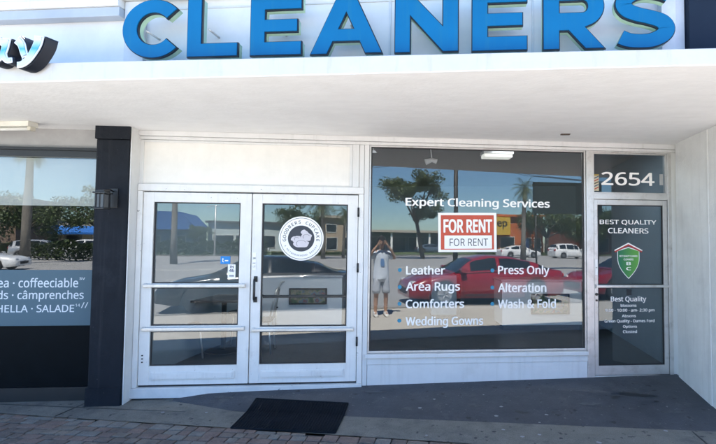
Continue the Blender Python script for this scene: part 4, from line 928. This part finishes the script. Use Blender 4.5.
far_text('eep', trim_black, OB, -4.9, -2.7, 3.5, 4.6, .902)
# the photograph shows this word readable in the mirror image, so the letters run the other way round here
lo = [o for o in OB.children if o.name.startswith('lettering')][0]
for v in lo.data.vertices: v.co.x = -7.6-v.co.x
bx('wall_sign', mat('blue_white_sign',(0.25,0.32,0.60)), OB, 0.1, 1.2, .075, .12, 0.9, 2.2)
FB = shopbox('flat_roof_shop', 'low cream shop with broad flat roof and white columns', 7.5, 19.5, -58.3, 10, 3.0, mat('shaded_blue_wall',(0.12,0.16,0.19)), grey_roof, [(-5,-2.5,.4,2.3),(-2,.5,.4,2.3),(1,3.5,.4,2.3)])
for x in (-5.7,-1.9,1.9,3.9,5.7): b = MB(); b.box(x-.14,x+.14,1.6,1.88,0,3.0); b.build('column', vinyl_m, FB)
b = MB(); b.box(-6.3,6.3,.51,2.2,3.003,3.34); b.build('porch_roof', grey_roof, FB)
shopbox('blue_roof_shop', 'low shop with steep bright blue metal roof', -22.0, -15.2, -58.5, 9, 3.4, mat('slate_blue_wall',(0.07,0.13,0.25)), blue_roof, [(-2.5,-.6,.5,2.2),(.6,2.4,.5,2.2)], 'gable')
shopbox('teal_shop', 'long pale teal shop with band of windows', -15.0, -2.5, -67.5, 9, 4.3, teal, mat('dark_parapet',(0.10,0.11,0.11)), [(-5.5,-2.6,.6,2.4),(-2.2,.6,.6,2.4),(1,3.6,.6,2.4)])
shopbox('beige_shop', 'beige two storey building behind the palms', 1.5, 6.8, -56.5, 9, 5.1, beige, grey_roof, [(-2,-.4,.5,2.2),(.6,2.1,.5,2.2),(-2,-.6,3.1,4.2),(.8,2.1,3.1,4.2)])
shopbox('blue_awning_shop', 'long shop with bright blue awning in the cafe reflection', -42, -31, -72, 9, 4.4, creamw, mat('blue_awning',(0.01,0.14,0.50)), [(-5,-3,.4,2.3),(-2,0,.4,2.3),(1,3,.4,2.3)], 'awning')
shopbox('brown_building', 'tall brown block building at the far left', -60, -37.5, -63, 12, 7.0, brown, brown, [(-9,-6.5,.6,2.8),(-4,-1.5,.6,2.8),(1,3.5,.6,2.8),(6,8.5,.6,2.8),(-9,-6.5,4,6),(-4,-1.5,4,6),(1,3.5,4,6),(6,8.5,4,6)])
shopbox('brick_shop', 'red brown shop with pale parapet behind single door reflection', 38.5, 52, -49.5, 9, 5.0, mat('red_brick_wall',(0.28,0.09,0.05)), grey_roof, [(-5,-2,.5,2.5),(-1,2,.5,2.5),(3,6,.5,2.5)])
b = MB(); b.tube([(0,0,0),(0,0,5.4)], [.09,.06], 10)
LP = thing('street_lamp', 'slim grey street lamp with two arms before the teal shop', 'lamp', (-10.1,-42.3,GZ)); b.build('pole', alu_m, LP); b = MB(); b.tube([(-.7,0,5.3),(0,0,5.45),(.7,0,5.3)], .04, 8); b.build('arm', alu_m, LP)
for x in (-.85,.6): bx('lamp_head', alu_m, LP, x, x+.28, -.12, .12, 5.22, 5.32, bev=.02)
UP = thing('utility_pole', 'dark timber utility pole rising behind the placard', 'pole', (9.9,-23.4,GZ)); b = MB(); b.tube([(0,0,0),(0,0,8.6)], [.2,.15], 12); b.build('pole', mat('dark_timber',(0.03,0.026,0.022)), UP)
bx('crossarm', MATS['dark_timber'], UP, -1.1, 1.1, .16, .28, 8.0, 8.14)
for i_, x in enumerate((-1.0, 0.0, 1.0)):
    b = MB(); b.tube([(9.9+x+28*(k/12-.5)*3, -23.2, 8.05+GZ+1.2*(abs((k/12-.5)*6)%2-1)**2-1.2+.02) for k in range(13)], .018, 5)
    tag(b.build('overhead_wire', MATS['dark_timber']), 'thin dark overhead wire strung from the timber utility pole', 'wire', 'overhead wires')
BS = thing('pole_sign', 'tall dark roadside board with faint lettering on two posts', 'sign', (14.4,-15.4,GZ), radians(8)); bx('board', mat('dark_green_board',(0.022,0.03,0.026),rough=.5), BS, -2.1, 2.3, -.12, .12, 3.55, 5.6, bev=.02)
for x in (-1.9,2.1): b = MB(); b.tube([(x,0,0),(x,0,3.55)], .06, 10); b.build('post', MATS['dark_timber'], BS)

# ------------------------------------------------------------------ vehicles
tyre_m = mat('tyre_rubber', (0.015,0.015,0.016), rough=.8); rim_m = mat('alloy_rim', (0.30,0.30,0.31), rough=.5, metal=.2); car_glass = mat('car_glass', (0.012,0.016,0.02), rough=.03, var=0.0)
lamp_w = mat('headlight_lens', (0.6,0.62,0.65), rough=.1); lamp_r = mat('tail_lens', (0.35,0.01,0.01), rough=.15)
def interp(t, pts):
    for (a, u), (b_, v) in zip(pts, pts[1:]):
        if t <= b_: f = (t-a)/(b_-a); f = f*f*(3-2*f)*.5+f*.5; return u+(v-u)*f
    return pts[-1][1]
def car(label, cat, x, y_, rz, paint, kind='sedan', name='parked_car', z=-0.223, rims=None):
    t = thing(name, label, cat, (x,y_,z), rz, 'cars along the street')
    if kind == 'sedan':
        Lc, Wd, wb = 4.85, .91, (-1.42, 1.42); belt = [(-2.42,.72),(-2.3,.93),(-1.6,.98),(0,.93),(1.0,.90),(1.9,.78),(2.3,.66),(2.42,.50)]; roof = [(-2.05,.97),(-1.35,1.22),(-.65,1.37),(-.05,1.385),(.40,1.31),(1.20,.92)]; gr0, gr1 = -2.05, 1.20
        pil = [(-1.55,-1.30),(-.30,-.20),(.62,.80)]
    else:
        Lc, Wd, wb = 4.65, .95, (-1.38, 1.40); belt = [(-2.32,.80),(-2.22,1.02),(-1.6,1.06),(0,1.02),(1.0,1.0),(1.8,.92),(2.2,.78),(2.32,.55)]; roof = [(-2.26,1.04),(-2.0,1.55),(-1.2,1.68),(.0,1.68),(.45,1.58),(1.15,1.02)]; gr0, gr1 = -2.26, 1.15
        pil = [(-1.95,-1.75),(-.95,-.85),(.05,.15),(.62,.78)]
    b = MB(); st = []; n_ = 84; R = .37
    for i in range(n_+1):
        X = -Lc/2+Lc*i/n_; zb = .20+.10*max(0,abs(X)-1.9)
        for w in wb:
            if abs(X-w) < R: zb = max(zb, .33+math.sqrt(max(0,R*R-(X-w)**2)))
        e = min(1, (Lc/2-abs(X))/.42); hw = Wd*(.80+.20*math.sqrt(max(0,1-(1-e)**2))); zt = interp(X, belt); zb = min(zb, zt-.06)
        zm = zb+(zt-zb)*.45
        sec = [(hw*.93,zb),(hw*.99,zb+(zt-zb)*.12),(hw,zm),(hw*.985,zb+(zt-zb)*.75),(hw*.93,zt-.01),(hw*.84,zt+.015),(hw*.45,zt+.035),(0,zt+.04)]
        full = sec+[(-a,c) for a,c in reversed(sec[:-1])]; st.append([b.bm.verts.new((X,a,c)) for a,c in full])
    for i in range(n_):
        for k in range(len(st[0])-1): f = b.bm.faces.new((st[i][k],st[i+1][k],st[i+1][k+1],st[i][k+1])); f.smooth = True
    b.bm.faces.new(st[0]); b.bm.faces.new(list(reversed(st[-1])))
    def ring(X): return [v.co.copy() for v in st[min(n_, max(0, round((X+Lc/2)/Lc*n_)))]]
    sm = MB()
    for X in ((.86,-.22,-1.12) if kind == 'sedan' else (.80,-.18,-1.10)):
        r_ = ring(X)
        for sg in (0, 1):
            q = r_[1:5] if not sg else list(reversed(r_))[1:5]; sm.tube([p+Vector((0,.004 if p.y > 0 else -.004,0)) for p in q], .006, 5)
    for sg in (0, 1):
        q = [(list(reversed(ring(X))) if sg else ring(X)) for X in [-1.0+.1*k for k in range(19)]]
        sm.tube([p[1]+Vector((0,.004 if p[1].y > 0 else -.004,.01)) for p in q], .02, 6)
        sm.tube([p[4]+Vector((0,.003 if p[4].y > 0 else -.003,.012)) for p in q], .009, 6)
    sm.build('trim', dark_alu, t)
    hd = MB()
    for X in (-.08, -.98):
        r_ = ring(X)
        for p in (r_[3], list(reversed(r_))[3]): hd.box(X-.10, X+.08, p.y-.012, p.y+.012, p.z-.012, p.z+.014, bev=.005)
    hd.build('door_handle', paint, t)
    gl = MB(); m_ = 60; gs_ = []
    for i in range(m_+1):
        X = gr0+(gr1-gr0)*i/m_; zt = interp(X, belt)+.005; zr = max(zt+.004, interp(X, roof)); k = (zr-zt)/.5; hw = Wd*.90
        gs_.append((X, [(hw,zt),(hw-.06*k,zt+(zr-zt)*.10),(hw-.20*k,zt+(zr-zt)*.86),(hw-.30*k,zr-.012),(hw*.38,zr+.012),(0,zr+.018)]))
    peak = max(v for _, v in roof)
    for i in range(m_):
        (xa, sa), (xb, sb_) = gs_[i], gs_[i+1]; xm = (xa+xb)/2; slope = abs(sb_[-1][1]-sa[-1][1])/(xb-xa); end = xm < gr0+.12 or xm > gr1-.10
        for k in range(5):
            side = k == 1; top = k >= 3; isg = (side and not any(p <= xm <= q for p, q in pil) and not end) or (top and slope > .42 and not end)
            for sg in (1,-1):
                q = [(xa,sg*sa[k][0],sa[k][1]),(xb,sg*sb_[k][0],sb_[k][1]),(xb,sg*sb_[k+1][0],sb_[k+1][1]),(xa,sg*sa[k+1][0],sa[k+1][1])]
                (gl if isg else b).face(q, smooth=not isg)
    bmesh.ops.remove_doubles(b.bm, verts=b.bm.verts[:], dist=.0008); bmesh.ops.remove_doubles(gl.bm, verts=gl.bm.verts[:], dist=.0008)
    b.build('body', paint, t); gl.build('windows', car_glass, t)
    u = MB(); u.box(-Lc/2+.25, Lc/2-.3, -Wd*.80, Wd*.80, .19, .55); u.build('underbody', dark_alu, t)
    for X in wb:
        for sg in (-1,1):
            w = MB(); w.lathe([(.20,-.11),(.31,-.11),(.335,-.08),(.335,.08),(.31,.11),(.20,.11)], 28, origin=(X,sg*(Wd-.12),.335), axis='y'); wo_ = w.build('wheel', tyre_m, t)
            w = MB(); w.lathe([(.05,-.1),(.21,-.1)], 24, origin=(X,sg*(Wd-.12),.335), axis='y')
            yo = sg*(Wd-.12)+sg*.113
            for k in range(5):
                a = k*2*pi/5; w.tube([(X+.03*cos(a),yo,.335+.03*sin(a)),(X+.21*cos(a),yo,.335+.21*sin(a))], [.03,.022], 6)
            w.lathe([(.215,-.006),(.215,.0)], 24, origin=(X,yo-sg*.006,.335), axis='y'); w.lathe([(.045,-.012),(.045,.012)], 12, origin=(X,yo,.335), axis='y'); w.build('rim', rims or rim_m, wo_)
    for sg in (-1,1):
        h = MB(); h.box(Lc/2-.42, Lc/2-.07, sg*Wd*.66-.13, sg*Wd*.66+.13, .60 if kind=='sedan' else .70, .70 if kind=='sedan' else .84, bev=.04); h.build('headlight', lamp_w, t)
        h = MB(); h.box(-Lc/2-.012, -Lc/2+.22, sg*Wd*.66-.13, sg*Wd*.66+.14, .72 if kind=='sedan' else .86, .86 if kind=='sedan' else 1.06, bev=.04); h.build('tail_light', lamp_r, t)
        h = MB(); h.box(.78, .95, sg*(Wd+.02)-.09, sg*(Wd+.02)+.09, 1.0 if kind=='suv' else .93, 1.12 if kind=='suv' else 1.05, bev=.03); h.build('mirror', paint, t)
    pl = MB(); pl.box(Lc/2-.03, Lc/2+.015, -.42, .42, .34, .50, bev=.02); pl.build('grille', dark_alu, t)
    return t
red = mat('red_car_paint', (0.24,0.006,0.016), rough=.25, var=0.03, coat=.8); blk = mat('black_car_paint', (0.012,0.013,0.016), rough=.2, var=0.03, coat=.8); wht = mat('white_car_paint', (0.72,0.72,0.71), rough=.3, var=0.03, coat=.6); slv = mat('silver_car_paint', (0.42,0.43,0.44), rough=.3, var=0.03, coat=.6, metal=.4)
car('glossy red sedan parked at the kerb behind the photographer', 'car', 3.60, -3.05, pi, red)
car('second red sedan parked beyond the first one at the right', 'car', 9.25, -3.1, pi, red)
car('black sedan parked at the kerb left of the photographer', 'car', -2.75, -3.15, pi, blk, rims=mat('dark_rim', (0.03,0.03,0.032), rough=.5))
car('white sedan waiting in front of the orange shop', 'car', 21.9, -36.6, 0, wht)
car('white sport utility vehicle behind the white sedan', 'car', 27.9, -36.0, 0, wht, 'suv')
car('silver sport utility vehicle in the cafe window reflection', 'car', -24.0, -39.6, 0, slv, 'suv')
car('white sedan parked nearest in the cafe window reflection', 'car', -19.2, -21.5, 0.0, wht)
car('white sport utility vehicle behind the dark hedge', 'car', -19.3, -38.6, 0, wht, 'suv')
car('dark sedan driving behind the hedge at far left', 'car', -28.5, -31.5, 0, blk)
car('white sedan parked in front of the teal shop', 'car', -7.8, -56.0, 0, wht)
car('blue-grey sedan parked by the flat-roofed shop', 'car', 16.5, -52.5, 0, mat('blue_grey_paint',(0.08,0.11,0.15),rough=.3,coat=.6))

# ------------------------------------------------------------------ the photographer
skin = mat('skin', (0.42,0.25,0.17), rough=.55, var=.06); shirt_m = mat('pale_blue_cotton', (0.62,0.69,0.79), rough=.9, var=.12, bump=1.0, bscale=9, stretch=(1.5,1.5,.7)); shorts_m = mat('grey_shorts_cotton', (0.50,0.54,0.61), rough=.9, var=.12, bump=1.0, bscale=9, stretch=(1.5,1.5,.6)); hair_m = mat('dark_hair', (0.02,0.014,0.01), rough=.6, var=.3, scale=30, stretch=(1,1,.2)); shoe_m = mat('white_shoe', (0.62,0.62,0.6), rough=.6)
def skin_obj(name, verts, edges, radii, m, parent, root=0, sub=2):
    me = bpy.data.meshes.new(name); me.from_pydata(verts, edges, []); o = bpy.data.objects.new(name, me); C.objects.link(o)
    md = o.modifiers.new('Skin', 'SKIN'); sv = me.skin_vertices[0].data
    for i, r in enumerate(radii): sv[i].radius = r if isinstance(r, tuple) else (r, r); sv[i].use_root = (i == root)
    md.use_smooth_shade = True; s_ = o.modifiers.new('Subdivision', 'SUBSURF'); s_.levels = sub; s_.render_levels = sub
    dg = bpy.context.evaluated_depsgraph_get(); nm = bpy.data.meshes.new_from_object(o.evaluated_get(dg)); bpy.data.objects.remove(o)
    nm.materials.clear(); nm.materials.append(m)
    for p in nm.polygons: p.use_smooth = True
    o = bpy.data.objects.new(name, nm); C.objects.link(o); o.parent = parent; return o
GP = g(0.03, -0.2)
PE = thing('person', 'person in pale blue shirt and grey shorts holding a camera to the face', 'person', (0.03,-0.24,GP))
Z = 1.6-GP                                     # lens height above the feet
V, E_, R_ = [], [], []
def ch(pts, rads, start=None):
    prev = start
    for p, r in zip(pts, rads):
        V.append(p); R_.append(r); i = len(V)-1
        if prev is not None: E_.append((prev, i))
        prev = i
    return prev
p0 = ch([(0,0,.96)], [(.15,.11)])
chest = ch([(0,0,1.08),(0,.005,1.22),(0,.0,1.36),(0,-.005,1.44)], [(.13,.095),(.145,.10),(.15,.10),(.10,.075)], p0)
nk = ch([(0,.0,1.50),(0,.015,1.555),(0,.025,1.64),(0,.03,1.72),(0,.02,1.775)], [.052,.052,(.072,.088),(.075,.092),(.045,.055)], chest)
for sg in (-1,1):
    a = ch([(sg*.17,0,1.42),(sg*.27,.02,1.33),(sg*.315,.06,1.29),(sg*.20,.155,1.50),(sg*.115,.165,1.60)], [.055,.044,.038,.032,.024], chest)
    hand = ch([(sg*.092,.175,1.625),(sg*.078,.185,1.66)], [(.036,.017),(.034,.015)], a)
    for k, (dz_, ln) in enumerate(((.030,.070),(.012,.078),(-.006,.074),(-.024,.058))):
        zb = 1.668+dz_
        f1 = ch([(sg*.074,.192,zb),(sg*.062,.210,zb+.004),(sg*.040,.224,zb+.003),(sg*(.040-ln*.32),.222,zb)], [.0095,.0088,.008,.007], hand)
    ch([(sg*.082,.170,1.640),(sg*.066,.155,1.628),(sg*.044,.150,1.632)], [.012,.0105,.009], a)
    ch([(sg*.09,.0,.88),(sg*.105,.005,.66),(sg*.11,.015,.49),(sg*.115,-.01,.33),(sg*.115,-.015,.09),(sg*.12,.04,.045),(sg*.125,.13,.035)], [.088,.075,.055,.052,.036,(.04,.035),(.038,.028)], p0)
body = skin_obj('body', V, E_, R_, skin, PE)
# face
fc = MB()
for sg in (-1,1): fc.lathe([(.0005,-.010),(.010,-.006),(.013,0),(.010,.006),(.0005,.010)], 12, origin=(sg*.031,.112,1.685), axis='y')
fc.build('eyes', mat('eye_white',(.7,.7,.68)), PE)
fc = MB(); fc.tube([(0,.108,1.70),(0,.125,1.665),(0,.128,1.655)], [.008,.012,.010], 10); fc.build('nose', skin, PE)
fc = MB(); fc.tube([(-.026,.100,1.612),(0,.112,1.610),(.026,.100,1.612)], [.004,.007,.004], 8); fc.build('mouth', mat('lips',(.32,.11,.09)), PE)
for sg in (-1,1): fc = MB(); fc.lathe([(.004,-.008),(.026,-.004),(.030,.004),(.012,.008)], 14, origin=(sg*.088,.02,1.668), axis='x'); fc.build('ear', skin, PE)
hb = MB(); t_ = bmesh.new(); bmesh.ops.create_icosphere(t_, subdivisions=4, radius=1.0)
for v in t_.verts:
    n_ = v.co.copy(); k = 1+.035*sin(n_.x*23+n_.z*9)*sin(n_.y*19)
    v.co = Vector((n_.x*.099*k, n_.y*.118*k+.012, n_.z*.115*k+1.705))
bmesh.ops.delete(t_, geom=[v for v in t_.verts if (v.co.y > .075 and v.co.z < 1.765) or v.co.z < 1.60], context='VERTS')
for f in t_.faces: f.smooth = True
hb.add(t_); hb.build('hair', hair_m, PE)
# clothes
def cloth_tube(b, rings, n=28, wr=.004, cap0=True, cap1=True):
    """loft of ellipses (centre, radius across, radius front-back) with small folds"""
    L_ = []
    for q, (c, rx, ry) in enumerate(rings):
        L_.append([b.bm.verts.new((c[0]+(rx+wr*sin(5*k*2*pi/n+q*1.7)+wr*.6*sin(9*k*2*pi/n-q*2.3))*cos(2*pi*k/n), c[1]+(ry+wr*sin(4*k*2*pi/n+q*1.3))*sin(2*pi*k/n), c[2])) for k in range(n)])
    for a, c in zip(L_, L_[1:]):
        for k in range(n): f = b.bm.faces.new((a[k], a[(k+1)%n], c[(k+1)%n], c[k])); f.smooth = True
    if cap0: b.bm.faces.new(list(reversed(L_[0])))
    if cap1: b.bm.faces.new(L_[-1])
b = MB()
cloth_tube(b, [((0,0,z), rx, ry) for z, rx, ry in ((.815,.186,.140),(.85,.190,.143),(.91,.184,.138),(.98,.178,.132),(1.05,.172,.127),(1.12,.169,.124),(1.19,.172,.126),(1.26,.178,.128),(1.33,.184,.126),(1.39,.186,.124),(1.43,.172,.112),(1.465,.135,.100),(1.495,.085,.080))])
for sg in (-1,1): b.tube([(sg*.10,0,1.400),(sg*.16,.003,1.398),(sg*.215,.010,1.370),(sg*.255,.018,1.345),(sg*.285,.026,1.325)], [.07,.086,.082,.078,.076], 18)
b.build('shirt', shirt_m, PE)
b = MB()
cloth_tube(b, [((0,0,z), rx, ry) for z, rx, ry in ((.99,.160,.118),(.94,.172,.128),(.88,.180,.134),(.82,.178,.134),(.775,.150,.118))])
for sg in (-1,1): cloth_tube(b, [((sg*x,y_,z), rx, ry) for x, y_, z, rx, ry in ((.082,0,.86,.092,.120),(.088,.002,.79,.094,.116),(.098,.004,.70,.092,.106),(.106,.008,.61,.090,.100),(.111,.011,.53,.090,.098))], 20, .003)
b.build('shorts', shorts_m, PE)
for sg in (-1,1):
    sh = MB(); pr = [(-.09,.040,.080),(-.06,.050,.115),(.0,.050,.120),(.06,.046,.075),(.12,.048,.060),(.165,.040,.048),(.185,.02,.035)]; rg = []
    for y_, w, h in pr: rg.append([sh.bm.verts.new((sg*.118+w*cos(a*pi/8)*(1 if a <= 8 else 1), y_, max(.0, h*.5+h*.5*sin(a*pi/8)))) for a in range(16)])
    for i in range(len(rg)-1):
        for k in range(16): f = sh.bm.faces.new((rg[i][k],rg[i][(k+1)%16],rg[i+1][(k+1)%16],rg[i+1][k])); f.smooth = True
    sh.bm.faces.new(rg[0]); sh.bm.faces.new(rg[-1]); sh.build('shoe', shoe_m, PE)
em = MB(); em.prism([(-.035,1.12),(.045,1.12),(.05,1.22),(.03,1.30),(-.03,1.30),(-.045,1.2)], .128, .137); em.build('shirt_print', mat('shirt_print_blue',(.12,.25,.5)), PE)
HC = thing('held_camera', 'black camera held up in both hands before the photographer face', 'camera', (0.03,-0.03,1.598))
bx('body', black_metal, HC, -.066, .066, -.055, -.015, -.045, .042, bev=.008); bx('viewfinder_hump', black_metal, HC, -.03, .03, -.055, -.02, .0425, .065, bev=.006)
b = MB(); b.lathe([(.034,-.0148),(.034,.012),(.03,.014),(.022,.004)], 24, axis='y'); b.build('lens', black_metal, HC)
